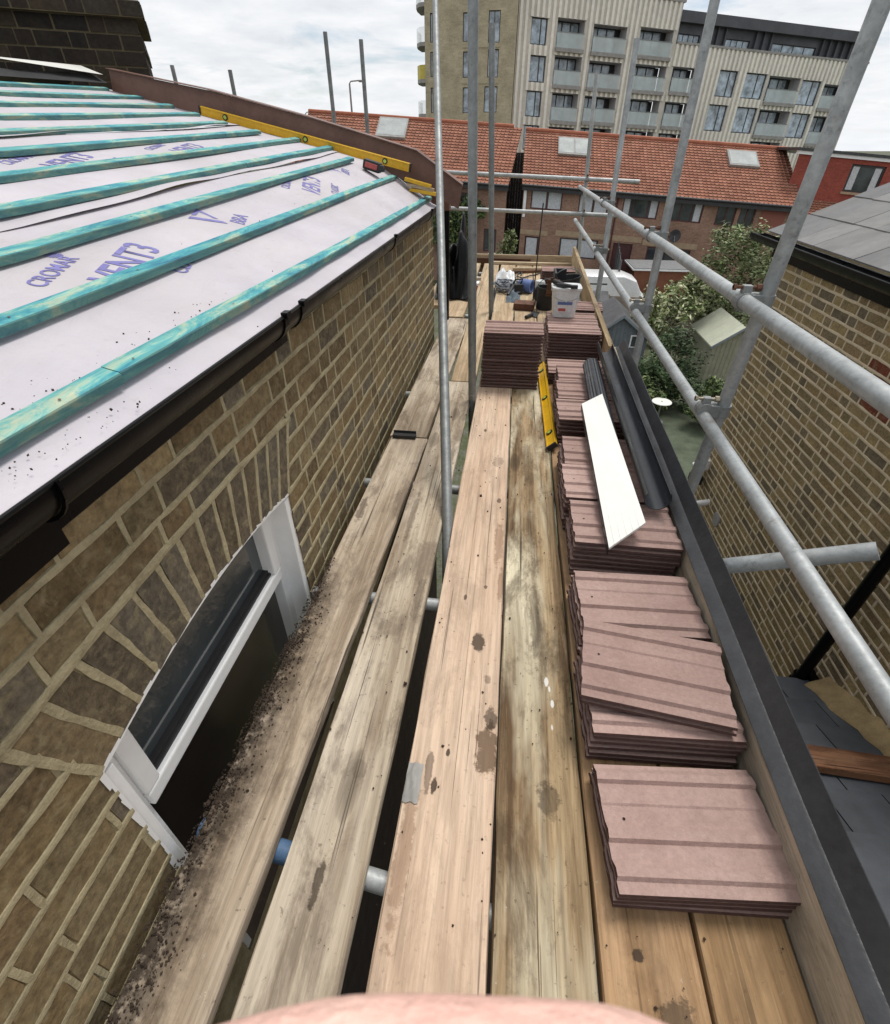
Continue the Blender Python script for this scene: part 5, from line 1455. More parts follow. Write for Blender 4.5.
def window_part(parent, P, h, d, frame, pane, bars=(), curtains=(), fw=.07, name='window'):
    u0, u1, z0, z1 = h; f = MB()
    slab(f, P, u0, u0 + fw, z0, z1, d - .03, d + .03); slab(f, P, u1 - fw, u1, z0, z1, d - .03, d + .03)
    slab(f, P, u0 + fw, u1 - fw, z0, z0 + fw, d - .03, d + .03); slab(f, P, u0 + fw, u1 - fw, z1 - fw, z1, d - .03, d + .03)
    for b in bars: slab(f, P, u0 + (u1 - u0) * b - fw / 2, u0 + (u1 - u0) * b + fw / 2, z0 + fw, z1 - fw, d - .028, d + .028)
    o = f.build(name, frame, parent)
    g = MB(); g.quad([P(u0 + .02, z0 + .02, d + .01), P(u1 - .02, z0 + .02, d + .01), P(u1 - .02, z1 - .02, d + .01), P(u0 + .02, z1 - .02, d + .01)]); g.build('pane', pane, o)
    for a, b in curtains:
        c = MB(); n = 10
        for k in range(n):
            ua, ub = u0 + (u1 - u0) * (a + (b - a) * k / n), u0 + (u1 - u0) * (a + (b - a) * (k + 1) / n)
            c.quad([P(ua, z0 + fw, d + .004 * (k % 2)), P(ub, z0 + fw, d + .004 * ((k + 1) % 2)), P(ub, z1 - fw, d + .004 * ((k + 1) % 2)), P(ua, z1 - fw, d + .004 * (k % 2))])
        c.build('curtain', 'curtain', o, recalc=False)
    return o

M['gap_shade'] = mat_plain('gap_shade', (.025, .018, .016), .9)
# ---- red-tiled terrace
M['hbrick'] = mat_brickuv('terrace_brick', (.36, .21, .15), (.29, .165, .115), (.33, .25, .19), .23, .078, .008)
M['rbrick'] = mat_brickuv('red_render_brick', (.36, .085, .06), (.3, .07, .05), (.3, .12, .09), .23, .078, .006)
M['lintel'] = mat_plain('sand_lintel', (.42, .31, .2), .9)
def m_redtile(c=(.46, .155, .08), c2=(.33, .10, .055)):
    m, nt, b = new_mat('red_roof_tile')
    a = nt.nodes.new('ShaderNodeAttribute'); a.attribute_name = 'Col'
    v = coords(nt, (1, 1, 1), rnd=False)
    n = noise(nt, v, .5, 5, .7); n2 = noise(nt, v, 5., 5, .75)
    col = mixc(nt, 1., a.outputs['Color'], ramp(nt, n, [(.3, .72), (.7, 1.15)]), 'MULTIPLY')
    col = mixc(nt, math_(nt, 'MULTIPLY', ramp(nt, n2, [(.6, 0.), (.75, 1.)]), .4), col, (.2, .17, .12))
    nt.links.new(col, b.inputs['Base Color']); b.inputs['Roughness'].default_value = .85; b.inputs['Specular IOR Level'].default_value = .2
    return m
M['redtile'] = m_redtile()
SH = .06
def tiled_roof(mb, x0, x1, ye, ze, yr, zr, tw=.235, nrow=20, seed=1, dx0=0., dx1=0., shear=SH):
    """tiles as single curved faces in stepped rows, eaves (ye, ze) to ridge (yr, zr)"""
    rr7 = random.Random(seed); n = int((x1 - x0) / tw)
    for r in range(nrow):
        f0, f1 = r / nrow, (r + 1.12) / nrow
        for k in range(n):
            xa, xb = x0 + (x1 - x0) * k / n + dx1 * f0 * k / n, x0 + (x1 - x0) * (k + 1) / n + dx1 * f0 * (k + 1) / n
            c = pick([(.34, .15, .10), (.31, .135, .088), (.36, .17, .115), (.33, .148, .098), (.28, .122, .08)], rr7, .1)
            ya, yb = ye + (yr - ye) * f0, ye + (yr - ye) * min(1, f1); za, zb = ze + (zr - ze) * f0, ze + (zr - ze) * min(1, f1)
            xm = xa * .35 + xb * .65; h = .035
            s = lambda x, y, z: (x, y, z - shear * x)
            lowr, mid = .05, .09
            mb.quad([s(xa, ya, za + lowr), s(xm, ya, za + lowr), s(xm, yb, zb), s(xa, yb, zb)], 0, c)
            mb.quad([s(xm, ya, za + lowr), s((xm + xb) / 2, ya, za + mid), s((xm + xb) / 2, yb, zb + .04), s(xm, yb, zb)], 0, c)
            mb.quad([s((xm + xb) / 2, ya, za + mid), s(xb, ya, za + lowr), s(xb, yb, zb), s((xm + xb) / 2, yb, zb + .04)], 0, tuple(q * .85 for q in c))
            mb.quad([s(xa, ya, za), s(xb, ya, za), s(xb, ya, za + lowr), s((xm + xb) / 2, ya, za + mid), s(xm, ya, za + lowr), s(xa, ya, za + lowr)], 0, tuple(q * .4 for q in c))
def terrace(label, x0, x1, yf, ye, ze, yr, zr, wins, doors, lights, seed, loc, dx1=0.):
    t = thing('terrace_house', label, 'house', loc)
    P = lambda u, z, d: Vector((u, yf + d, z - SH * u))
    holes = [w[0] for w in wins] + [d[0] for d in doors]
    w = MB(); cells(w, P, [(x0, x1, -6.6 + .0, ze + .05)], holes)
    for h in holes: reveal(w, P, h, .14)
    for xx in (x0, x1):   # gables
        for a, b in ((yf, yr), (yr, 2 * yr - yf)):
            za, zb = (ze + .05, zr - .05) if a == yf else (zr - .05, ze + .05)
            w.quad([(xx, a, -6.6), (xx, b, -6.6), (xx, b, zb - SH * xx), (xx, a, za - SH * xx)], 0, None, [(a, -6.6), (b, -6.6), (b, zb), (a, za)])
    w.build('brick_wall', 'hbrick', t, recalc=False)
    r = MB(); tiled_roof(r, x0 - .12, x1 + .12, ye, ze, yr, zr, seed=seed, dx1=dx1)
    b_ = [(x0 - .12, yr, zr), (x1 + .12, yr, zr), (x1 + .12, 2 * yr - ye, ze), (x0 - .12, 2 * yr - ye, ze)]
    r.quad([(a, b, c - SH * a) for a, b, c in b_], 0, (.42, .14, .075)); r.build('tiled_roof', 'redtile', t, recalc=False)
    rg = MB(); rg.tube([(x0 - .12 + (x1 - x0 + .24) * k / 30, yr, zr + .05 - SH * (x0 - .12 + (x1 - x0 + .24) * k / 30)) for k in range(31)], .12, 8); rg.build('ridge_tiles', 'redtile_ridge' if 'redtile_ridge' in M else mat_ridge(), t, smooth=True)
    s = MB(); slab(s, P, x0 - .1, x1 + .1, ze - .28, ze + .02, -.02 + (ye - yf) + .02, -.03); s.build('soffit', 'frame_dark', t)
    gq = MB(); gq.tube([(x0 - .1, ye - .03, ze - .02 - SH * (x0 - .1)), (x1 + .1, ye - .03, ze - .02 - SH * (x1 + .1))], .07, 10); gq.build('gutter', 'frame_dark', t, smooth=True)
    for h, frame, pane, bars, cur in wins: window_part(t, P, h, .09, frame, pane, bars, cur)
    for h, m_, li in doors:
        d = MB(); slab(d, P, *h, .1, .14); o = d.build('door', m_, t)
        k = MB(); slab(k, P, h[1] - .2, h[1] - .14, (h[2] + h[3]) / 2 - .03, (h[2] + h[3]) / 2 + .03, .07, .1); k.build('handle', 'galv', o)
        if li:
            g_ = MB(); slab(g_, P, h[0] + .1, h[1] - .1, h[2] + .9, h[3] - .1, .085, .099); g_.build('pane', 'curtain', o)
    for a in lights:
        l_ = MB(); slab(l_, P, *a, -.03, .05); l_.build('lintel', 'lintel', t)
    return t, P
def mat_ridge():
    M['redtile_ridge'] = mat_plain('ridge_tile', (.40, .14, .08), .85, 0, .25, 2.); return 'redtile_ridge'
DF, MF = 'frame_dark', 'frame_maroon'
YF = 36.0
wins = [((.79, 2.68, -1.72, -.66), MF, 'glass', (.52,), ((.04, .48), (.56, .97))), ((3.68, 5.45, -1.72, -.72), MF, 'glass', (.5,), ((.04, .46), (.54, .96))),
        ((6.3, 8.4, -1.74, -.67), MF, 'glass', (.3, .72), ((.03, .2), (.78, .97))), ((9.05, 11.0, -1.74, -.68), MF, 'glass', (.35, .7), ((.76, .95),)),
        ((11.8, 12.9, -1.76, -.72), MF, 'glass', (.5,), ()), ((13.1, 14.0, -1.76, -.72), MF, 'glass', (.5,), ()),
        ((2.82, 5.2, -4.2, -3.12), DF, 'glass', (.5,), ((.05, .46), (.54, .96))), ((8.25, 10.9, -4.2, -3.2), MF, 'glass', (.4, .7), ())]
doors = [((.63, 1.5, -5.3, -3.2), MF, True), ((6.15, 7.35, -5.3, -3.15), MF, False)]
t, P36 = terrace('long brown brick terrace with bright red tiled roof and two skylights', .3, 16.2, YF, YF - .35, -.5, 40.5, 2.15, wins, doors,
            [(.3, 2.0, -3.12, -2.85), (2.5, 5.5, -3.05, -2.75), (5.8, 7.8, -3.05, -2.75), (7.9, 11.2, -3.15, -2.85)], 1, (8, 40, G))
pn = MB(); slab(pn, P36, 14.3, 15.7, -1.75, -.7, -.02, .02); pn.build('wall_panel', 'rbrick', t)
def skylight(parent, x0, x1, f0, f1, div, ye=YF - .35, ze=-.5, yr=40.5, zr=2.15):
    a = lambda x, f, h: (x, ye + (yr - ye) * f - h * .5, ze + (zr - ze) * f + h * .86 - SH * x)
    m = MB(); v = [a(x0, f0, .03), a(x1, f0, .03), a(x1, f1, .03), a(x0, f1, .03)]; u = [a(x0, f0, .16), a(x1, f0, .16), a(x1, f1, .16), a(x0, f1, .16)]
    m.add(v + u, [(0, 1, 5, 4), (1, 2, 6, 5), (2, 3, 7, 6), (3, 0, 4, 7), (4, 5, 6, 7)]); o = m.build('skylight', 'conc', parent)
    for k in range(div):
        p0, p1 = x0 + (x1 - x0) * (k + .05) / div, x0 + (x1 - x0) * (k + .95) / div
        df = (f1 - f0) * .08
        g_ = MB(); g_.quad([a(p0, f0 + df, .17), a(p1, f0 + df, .17), a(p1, f1 - df, .17), a(p0, f1 - df, .17)]); g_.build('pane', 'skyglass', o)
M['skyglass'] = mat_plain('skylight_glass', (.40, .43, .42), .6, 0, .2, 1., spec=.2)
skylight(t, 2.25, 4.25, .56, .88, 2); skylight(t, 12.6, 14.35, .6, .88, 1)
ds = thing('satellite_dish', 'dark satellite dish on the brown brick terrace front', 'satellite dish', (9.6, 35.7, -2.8))
mb = MB(); lathe(mb, (9.6, 35.62, -3.05), [(0, .0), (.2, .03), (.34, .1), (.35, .1), (.2, .02), (0, -.01)], 20, 0, Matrix.Rotation(rad(80), 3, 'X')); mb.build('dish', 'frame_dark', ds, smooth=True)
mb = MB(); mb.tube([(9.6, 35.95, -3.05), (9.6, 35.62, -3.05), (9.6, 35.3, -3.3)], .02, 6); mb.build('arm', 'galv_dark', ds)
pp = MB(); pp.tube([(5.95, 35.94, -.8), (5.95, 35.94, -6)], .05, 8); pp.build('downpipe', 'frame_maroon', t)
pp = MB(); pp.tube([(.42, 35.9, -.7), (.42, 35.9, -2.2)], .09, 8); pp.build('downpipe', 'upvc', t)

winsL = [((-4.4, -3.8, -1.9, -1.2), MF, 'glass', (), ()), ((-3.57, -2.45, -1.92, -1.17), MF, 'glass', (.5,), ()), ((-2.0, -1.2, -4.3, -3.0), MF, 'glass', (), ())]
t2, _ = terrace('left brick house with red tiled roof and a large skylight, beyond the gap', -14.0, -.72, YF, YF - .35, -.62, 40.5, 2.25, winsL, [], [], 2, (-7, 40, G), .55)
skylight(t2, -9.3, -7.4, .62, .97, 1, zr=2.25, ze=-.62)

gapw = MB()  # dark panel added to paint in the shade between the two terraces
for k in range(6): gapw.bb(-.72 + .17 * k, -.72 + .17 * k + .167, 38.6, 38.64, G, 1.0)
tag(gapw.build('gap_shade_panel', M['gap_shade'], loc=(-.4, 38.6, G)), 'tall dark panel standing in for shade in the gap between the terraces', 'shade panel')
# ---- red house at the far right
t = thing('red_house', 'red house with flat grey roof edge and lean-to tiles at the far right', 'house', (21, 40, G))
P = lambda u, z, d: Vector((u, 37.5 + d, z - .075 * (u - 16)))
rw = [(19.0, 20.9, -.55, .78)]
w = MB(); cells(w, P, [(15.9, 30, -6.5, 1.0)], rw + [(21.9, 24.6, -1.4, .75)])
reveal(w, P, rw[0], .15); reveal(w, P, (21.9, 24.6, -1.4, .75), .3)
w.build('wall', 'rbrick', t, recalc=False)
window_part(t, P, rw[0], .1, DF, 'glass', (), ((.08, .27), (.73, .92)), .1)
b = MB(); b.quad([P(21.8, -1.5, .3), P(24.7, -1.5, .3), P(24.7, .8, .3), P(21.8, .8, .3)]); b.build('recess_panel', mat_plain('plum_boards', (.07, .02, .03), .6), t)
b = MB(); slab(b, P, 15.8, 30, 1.0, 1.16, -.12, .2); b.build('white_fascia', 'upvc', t)
b = MB(); slab(b, P, 15.7, 30, 1.162, 1.3, -.2, 7); b.build('flat_roof', 'lead', t)
b = MB(); slab(b, P, 18.9, 21.0, -.68, -.56, -.1, .02); b.build('sill', 'lintel', t)
r = MB(); tiled_roof(r, 15.9, 24, 35.6, -1.85 + SH * 16, 37.45, -1.12 + SH * 16, nrow=7, seed=4, shear=.075 - .0); 
for i, v in enumerate(r.v): r.v[i] = (v[0], v[1], v[2] + .24)
r.build('lean_to_roof', 'redtile', t, recalc=False)

# ---- apartment block
M['panel'] = None
def m_panel():
    m, nt, b = new_mat('ribbed_cladding')
    a = nt.nodes.new('ShaderNodeAttribute'); a.attribute_name = 'Col'
    v = coords(nt, rnd=False); n = noise(nt, v, .25, 5, .6); n2 = noise(nt, v, 3., 4)
    col = mixc(nt, 1., a.outputs['Color'], ramp(nt, n, [(.3, .85), (.7, 1.08)]), 'MULTIPLY')
    col = mixc(nt, 1., col, ramp(nt, n2, [(.3, .9), (.7, 1.06)]), 'MULTIPLY')
    nt.links.new(col, b.inputs['Base Color']); b.inputs['Roughness'].default_value = .7
    return m
M['panel'] = m_panel()
M['tbrick'] = mat_brickuv('buff_brick', (.5, .45, .31), (.43, .385, .265), (.47, .43, .3), .45, .15, .015)
bl = thing('apartment_block', 'modern apartment block with ribbed cream cladding, glass balconies and buff brick corner', 'apartment block', (8, 72, G))
TH = rad(20); SB = .04
def PB(u, z, d): return Vector((-1.2 + u * math.cos(TH) - d * math.sin(TH), 62 + u * math.sin(TH) + d * math.cos(TH), z - SB * u))
U = lambda r: (r[0], r[1], r[2] + SB * (r[0] + r[1]) / 2, r[3] + SB * (r[0] + r[1]) / 2)
wN = [(1.3, 2.85, 8.8, 10.62), (1.38, 3.0, 6.2, 8.1), (1.35, 2.9, 3.64, 5.59), (21.7, 23.9, 5.45, 7.52), (21.5, 23.7, 2.65, 4.83), (24.9, 27.4, 5.35, 7.37), (24.9, 27.4, 2.5, 4.67), (31.9, 34.3, 4.9, 6.95), (31.9, 34.3, 2.1, 4.25), (1.35, 2.9, 1.0, 3.0)]
bN = [(3.8, 6.5, 8.65, 10.63), (3.85, 6.6, 6.05, 8.13), (3.95, 6.7, 3.35, 5.46), (7.4, 10.8, 8.45, 10.32), (7.4, 10.8, 5.9, 7.82), (7.4, 10.8, 3.3, 5.26), (12.2, 15.7, 8.35, 10.28), (12.2, 15.7, 5.8, 7.7), (12.2, 15.7, 3.1, 5.11),
      (16.4, 19.4, 5.75, 7.62), (16.3, 19.4, 3.0, 4.94), (27.75, 31.6, 5.1, 7.16), (27.7, 31.6, 2.3, 4.46), (34.7, 38.0, 4.7, 6.65), (34.7, 38.0, 1.6, 4.02), (3.95, 6.7, .7, 2.85), (7.4, 10.8, .6, 2.8), (12.2, 15.7, .5, 2.6), (16.3, 19.4, .4, 2.4), (27.7, 31.6, -.2, 1.75)]
wN = [U(r) for r in wN]; bN = [U(r) for r in bN]
w = MB(); outl = [(0, 16.15, -6, 12.75), (16.15, 39.2, -6, 9.95)]
# cladding: wall cells, then ribs standing off it
us = []
cells(w, PB, outl, wN + bN)
w.c = [(.62, .59, .51)] * len(w.f)
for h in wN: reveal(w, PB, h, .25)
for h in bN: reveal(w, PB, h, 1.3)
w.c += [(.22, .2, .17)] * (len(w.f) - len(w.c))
u = .12; k = 0
while u < 39.1:
    zt = 12.75 if u < 16.0 else 9.95
    segs = [(-6, zt)]
    for h in wN + bN:
        if h[0] - .2 < u < h[1] + .05:
            ns = []
            for a, b in segs:
                if h[3] <= a or h[2] >= b: ns.append((a, b))
                else:
                    if h[2] > a: ns.append((a, h[2]))
                    if h[3] < b: ns.append((h[3], b))
            segs = ns
    for a, b in segs:
        n0 = len(w.f); slab(w, PB, u, u + .24, a, b, -.11, -.001)
        for q in range(n0, len(w.f)): w.c[q] = (.86, .83, .74)
    u += .52; k += 1
w.build('cladding', 'panel', bl, recalc=True)
for h in wN: window_part(bl, PB, h, .18, DF, 'glass_sky', (.62,), (), .09)
for h in bN:
    u0, u1, z0, z1 = h
    f = MB(); slab(f, PB, u0 - .05, u1 + .05, z0 - .3, z0 - .02, -.3, .0); o = f.build('balcony', 'conc', bl)
    g = MB(); slab(g, PB, u0 + .02, u1 - .02, z0, z0 + 1.02, -.16, -.13); g.build('glass_balustrade', 'balustrade', o)
    rl_ = MB(); slab(rl_, PB, u0, u1, z0 + 1.02, z0 + 1.08, -.18, -.1); rl_.build('handrail', 'galv_dark', o)
    window_part(o, PB, (u0, u1 - (.0 if u1 - u0 < 3 else .5), z0, z1), 1.28, DF, 'glass_sky', (.36, .68), (), .1, 'balcony_door')
    bk2 = MB(); bk2.quad([PB(u0, z0, 1.42), PB(u1, z0, 1.42), PB(u1, z1, 1.42), PB(u0, z1, 1.42)]); bk2.build('back_wall', 'frame_dark', o)
# roof slabs and set-back dark penthouse
f = MB(); slab(f, PB, -.1, 16.3, 12.75, 13.0, -.15, 12); slab(f, PB, 16.3, 39.3, 9.95, 10.12, -.15, 12); slab(f, PB, 0, 16.15, -6, 12.75, 11, 12); slab(f, PB, 39.0, 39.2, -6, 9.95, .02, 12); slab(f, PB, 16.0, 16.15, 9.9, 12.75, .02, 12); f.build('roof_slab', 'conc', bl)
pw = [(17.0, 19.4, 10.25, 10.9), (22.4, 25.2, 10.25, 10.9), (27.9, 33.3, 10.2, 10.95)]
M['penthouse'] = mat_plain('dark_zinc', (.085, .09, .1), .5, .2, .2, .6)
f = MB(); PP = lambda u, z, d: PB(u, z, d + 1.2)
cells(f, PP, [(16.3, 38.6, 10.1, 12.25)], pw)
for h in pw: reveal(f, PP, h, .2)
u = 16.6
while u < 38.4:
    if not any(h[0] - .12 < u < h[1] for h in pw): slab(f, PP, u, u + .1, 10.12, 11.6, -.3, -.001)
    u += .9
slab(f, PP, 16.3, 39.0, 11.6, 12.4, -.7, 9); slab(f, PP, 38.5, 38.6, 10.12, 11.6, .01, 9)
po = f.build('penthouse', 'penthouse', bl)
for h in pw: window_part(po, PP, h, .15, DF, 'glass_sky', (.25, .5, .75), (), .06)
# buff brick corner tower
tw = thing('brick_tower', 'buff brick corner tower of the flats with narrow windows and curved left balconies', 'apartment block', (-5.5, 66, G))
PT = lambda u, z, d: Vector((u, 61.6 + d, z))
tv = [(-6.1, -5.55, 8.97, 10.89), (-3.8, -2.75, 8.88, 10.98), (-6.05, -5.5, 6.48, 8.32), (-3.75, -2.75, 6.5, 8.45), (-6.0, -5.45, 3.89, 5.8), (-3.95, -2.72, 3.94, 5.86), (-9.1, -8.85, 8.95, 10.9), (-9.1, -8.85, 6.57, 8.32), (-9.1, -8.85, 3.9, 5.8), (-6.0, -5.45, 1.3, 3.2), (-3.9, -2.72, 1.3, 3.2)]
w = MB(); cells(w, PT, [(-9.6, -1.25, -6, 15.5)], tv)
for h in tv: reveal(w, PT, h, .22)
w.quad([(-1.25, 61.6, -6), (-1.25, 68, -6), (-1.25, 68, 15.5), (-1.25, 61.6, 15.5)], 0, None, [(0, -6), (6, -6), (6, 15.5), (0, 15.5)])
w.quad([(-9.6, 61.6, -6), (-10.2, 72, -6), (-10.2, 72, 15.5), (-9.6, 61.6, 15.5)], 0, None, [(0, -6), (10, -6), (10, 15.5), (0, 15.5)])
for a in (8.55, 6.05): slab(w, PT, -6.1, -2.7, a, a + .12, -.05, -.001)
w.build('brick_wall', 'tbrick', tw, recalc=False)
for h in tv: window_part(tw, PT, h, .16, DF, 'glass_sky', (.5,) if h[1] - h[0] > .8 else (), (), .06)
f = MB(); f.bb(-9.6, -1.25, 61.7, 72, 15.5, 15.8); f.build('roof', 'conc', tw)
for i, z in enumerate((3.6, 6.2, 8.8, 11.4)):
    f = MB(); prof = [(-9.62, 62.0), (-10.2, 62.3), (-10.6, 63.2), (-10.7, 64.4), (-10.6, 66), (-9.8, 66)]
    f.add([(a, b, z) for a, b in prof] + [(a, b, z + .28) for a, b in prof], [tuple(range(6))[::-1], tuple(range(6, 12))] + [(j, (j + 1) % 6, 6 + (j + 1) % 6, 6 + j) for j in range(6)])
    o = f.build('balcony', 'tower_slab' if 'tower_slab' in M else 'terra_slab' if 'terra_slab' in M else 'conc', tw)
    g = MB()
    for j in range(4): g.quad([(*prof[j], z + .28), (*prof[j + 1], z + .28), (*prof[j + 1], z + 1.3), (*prof[j], z + 1.3)])
    g.build('glass_balustrade', 'balustrade' if i != 1 else mat_plain('yellow_screen', (.6, .5, .08), .5), o, recalc=False)
    g = MB(); g.quad([(-9.72, 62.4, z + .3), (-9.86, 65, z + .3), (-9.86, 65, z + 2.4), (-9.72, 62.4, z + 2.4)]); g.build('balcony_door', 'glass_sky', o)

# street lamps
def lamp(label, x, y, zt, arm, name='street_lamp'):
    t = thing(name, label, 'street lamp', (x, y, G), 'street lamps')
    mb = MB(); mb.tube([(x, y, G), (x, y, zt)], [.11, .06], 10); mb.tube([(x, y, zt), (x + arm * .15, y, zt + .12), (x + arm, y, zt + .16)], .04, 8); mb.build('column', 'galv_dark', t, smooth=True)
    mb = MB(); mb.box((x + arm * 1.25, y, zt + .13), (abs(arm) * .55, .25, .12)); mb.build('lantern', 'galv_dark', t, bevel=.04)
lamp('tallest street lamp standing above the left red roof', -12.45, 45, 4.85, .7)
lamp('distant street lamp with an arm to the right, low over the verge', -22.0, 62, 3.9, 1.2)
lamp('small far street lamp right of the distant lamp', -18.8, 64, 3.4, -.8)

# ------------------------------------------------------------------ more clutter at the far end of the deck
mb = MB(); mb.tube([(.02 + .09 * math.cos(k * .42) + .02 * k, 6.9 + .16 * math.sin(k * .55), .012 + .004 * (k % 3)) for k in range(26)], .008, 6)
tag(mb.build('cable', 'black_matt', smooth=True), 'black cable lying in loose loops beyond the rope', 'cable')
mb = MB(); cloth(mb, .62, 6.0, .003, .12, .22, .17, 33, 16, .35)
tag(weld(mb.build('rubble_sack', 'black')), 'black rubble sack slumped by the far toe board', 'sack')
mb = MB(); cloth(mb, -.08, 6.75, .004, .12, .16, .1, 35, 14, .4)
tag(weld(mb.build('dust_sheet', 'tub')), 'crumpled white sheet beyond the rope coil', 'sheet')
for i, (lab, x, y, rz, L, mt) in enumerate((('pale batten offcut lying by the far cross timber', .3, 7.3, 82, .6, 'cross'), ('dark batten offcut lying near the black cable', .15, 7.1, 70, .5, 'dark'), ('short pale offcut leaning towards the far corner', .55, 7.0, 35, .45, 'far'))):
    mb = MB(); mb.box((x, y, .018), (.05, L, .028), 0, None, Matrix.Rotation(rad(-rz), 3, 'Z'))
    tag(mb.build('timber_offcut', W[mt], bevel=.002), lab, 'timber offcut')
mb = MB(); mb.box((.06, 5.95, .06), (.12, .09, .09), 0, None, Matrix.Rotation(rad(20), 3, 'Z')); mb.tube([(.02, 5.9, .09), (-.03, 5.75, .03)], .018, 8); mb.tube([(.1, 5.98, .1), (.12, 5.98, .15), (.04, 5.95, .15), (.02, 5.94, .1)], .01, 6)
tag(mb.build('power_tool', 'black_matt', bevel=.006), 'black power tool with handle beside the rope coil', 'power tool')
mb = MB(); mb.box((.38, 4.95, .285), (.11, .02, .15), 0, None, Matrix.Rotation(rad(12), 3, 'X')); mb.box((.38, 4.93, .36), (.06, .018, .03))
tag(mb.build('float', W['dark'], bevel=.003), 'brown plastering float leaning on the black tray', 'float')

# ------------------------------------------------------------------ the photographer's fingers near the lens
CAMLOC = Vector((0, 0, 1.33))
cx_, cy_, cz_ = [Vector(v) for v in ((0.99226517, 0.12411124, 0.00249769), (0.07581136, -0.58993137, -0.80388657), (-0.0982979, 0.797858, -0.59477739))]
def cam(p): return CAMLOC + cx_ * p[0] + cy_ * p[1] + cz_ * p[2]
def skin_mesh(name, chains):
    vs, es, rs, idx = [], [], [], {}
    for ch_ in chains:
        prev = None
        for key, p, r in ch_:
            if key in idx: i = idx[key]
            else:
                i = len(vs); vs.append(p); rs.append(r); idx[key] = i
            if prev is not None and prev != i: es.append((prev, i))
            prev = i
    me = bpy.data.meshes.new(name); me.from_pydata(vs, es, [])
    o = bpy.data.objects.new(name, me); COL.objects.link(o)
    md = o.modifiers.new('skin', 'SKIN'); md.use_smooth_shade = True
    for i, r in enumerate(rs):
        sv = me.skin_vertices[0].data[i]; sv.radius = (r, r); sv.use_root = (i == 0)
    ss = o.modifiers.new('sub', 'SUBSURF'); ss.levels = 2; ss.render_levels = 2
    bpy.context.view_layer.update()
    m2 = bpy.data.meshes.new_from_object(o.evaluated_get(bpy.context.evaluated_depsgraph_get()))
    bpy.data.objects.remove(o)
    m2.materials.append(M['skin'])
    return m2
base = cam((.09, .13, .03))
def L_(p): return cam(p) - base
palm = [('w', L_((.105, .165, .01)), .027), ('p1', L_((.085, .135, .025)), .03), ('p2', L_((.068, .115, .04)), .026)]
fing = []
for i, (dy, dz, ln) in enumerate(((0, .0, 1.0), (.019, .012, 1.08), (.037, .016, 1.0), (.053, .012, .84))):
    k = 'f%d' % i
    fing.append([('p2', None, None), (k + 'a', L_((.048, .090 + dy, .05 + dz)), .0105), (k + 'b', L_((.0265 * ln, .0705 + dy, .06 + dz)), .0088),
                 (k + 'c', L_((-.0125 * ln, .0690 + dy, .06 + dz * .6)), .0086), (k + 'd', L_((-.032 * ln, .0712 + dy, .058 + dz * .2)), .0078), (k + 'e', L_((-.043 * ln, .0755 + dy, .055)), .006)])
thumb = [('p1', None, None), ('ta', L_((.065, .12, .0)), .014), ('tb', L_((.04, .105, -.012)), .0115), ('tc', L_((.018, .098, -.012)), .0095), ('td', L_((.004, .096, -.008)), .007)]
arm = [('w', None, None), ('e1', L_((.13, .24, -.04)), .034), ('e2', L_((.16, .36, -.12)), .042)]
me = skin_mesh('person', [palm] + [arm] + [thumb] + fing)
po_ = bpy.data.objects.new('person', me); COL.objects.link(po_); po_.location = base
tag(po_, 'bare pink finger of the photographer in front of the lens at the bottom edge', 'person')

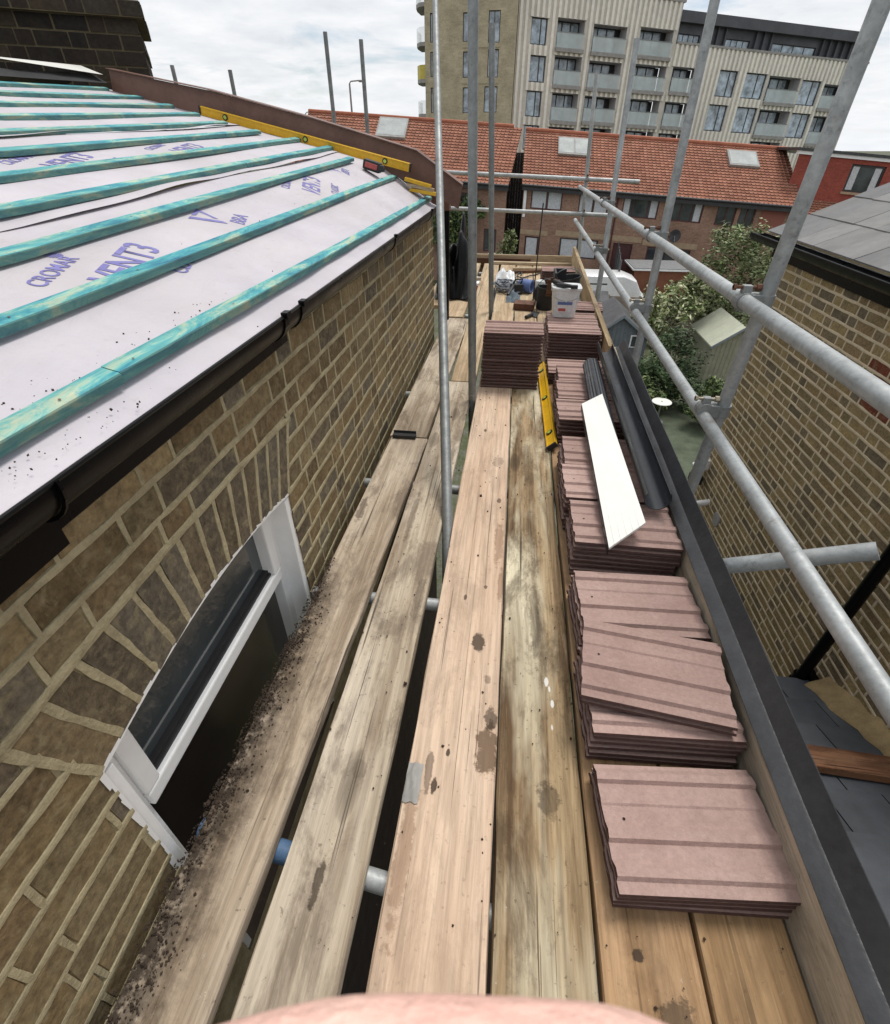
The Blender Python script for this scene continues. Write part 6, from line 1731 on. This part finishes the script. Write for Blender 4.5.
# ------------------------------------------------------------------ sky, sun, camera
SUN_EL, SUN_AZ = 66, 25       # azimuth from +Y towards +X
wd = bpy.data.worlds.new('World'); S.world = wd; wd.use_nodes = True
nt = wd.node_tree; bg = nt.nodes['Background']
sky = nt.nodes.new('ShaderNodeTexSky'); sky.sky_type = 'NISHITA'; sky.sun_disc = False
sky.sun_elevation = rad(SUN_EL); sky.sun_rotation = rad(SUN_AZ)
tc = nt.nodes.new('ShaderNodeTexCoord'); sep = nt.nodes.new('ShaderNodeSeparateXYZ'); nt.links.new(tc.outputs['Generated'], sep.inputs[0])
zc = math_(nt, 'ADD', math_(nt, 'MAXIMUM', sep.outputs['Z'], 0.0), .14)
comb = nt.nodes.new('ShaderNodeCombineXYZ')
nt.links.new(math_(nt, 'DIVIDE', sep.outputs['X'], zc), comb.inputs[0]); nt.links.new(math_(nt, 'DIVIDE', sep.outputs['Y'], zc), comb.inputs[1])
n1 = noise(nt, comb.outputs[0], 1.15, 7, .58, .3); n2 = noise(nt, comb.outputs[0], 2.6, 6, .6, .2)
cloud = ramp(nt, n1, [(.30, 0.), (.46, 1.)])
shade = ramp(nt, n2, [(.3, (7.35, 7.5, 7.8)), (.5, (8.35, 8.45, 8.65)), (.68, (9.2, 9.2, 9.3))])
mx = mixc(nt, math_(nt, 'MULTIPLY', cloud, .93), sky.outputs[0], shade)
hz_ = ramp(nt, sep.outputs['Z'], [(.0, 1.), (.09, 0.)])
mx = mixc(nt, math_(nt, 'MULTIPLY', hz_, .6), mx, (8.6, 8.9, 9.3))
nt.links.new(mx, bg.inputs['Color']); bg.inputs['Strength'].default_value = .11

sl_ = bpy.data.lights.new('sun', 'SUN'); sl_.energy = 2.6; sl_.angle = rad(22); sl_.color = (1, .96, .9)
so = bpy.data.objects.new('sun', sl_); COL.objects.link(so)
dv = Vector((math.sin(rad(SUN_AZ)) * math.cos(rad(SUN_EL)), math.cos(rad(SUN_AZ)) * math.cos(rad(SUN_EL)), math.sin(rad(SUN_EL))))
so.rotation_euler = (-dv).to_track_quat('-Z', 'Y').to_euler()
so.location = (0, 0, 30)

cd = bpy.data.cameras.new('camera'); co_ = bpy.data.objects.new('camera', cd); COL.objects.link(co_)
co_.matrix_world = Matrix.Translation(CAMLOC) @ Matrix((cx_, -cy_, -cz_)).transposed().to_4x4()
cd.sensor_fit = 'VERTICAL'; cd.sensor_height = 36; cd.lens = 495 / 1024 * 36
cd.clip_start = .004; cd.clip_end = 3000
cd.dof.use_dof = True; cd.dof.focus_distance = 2.6; cd.dof.aperture_fstop = 24
S.camera = co_
S.view_settings.view_transform = 'Standard'; S.view_settings.look = 'None'; S.view_settings.exposure = 0
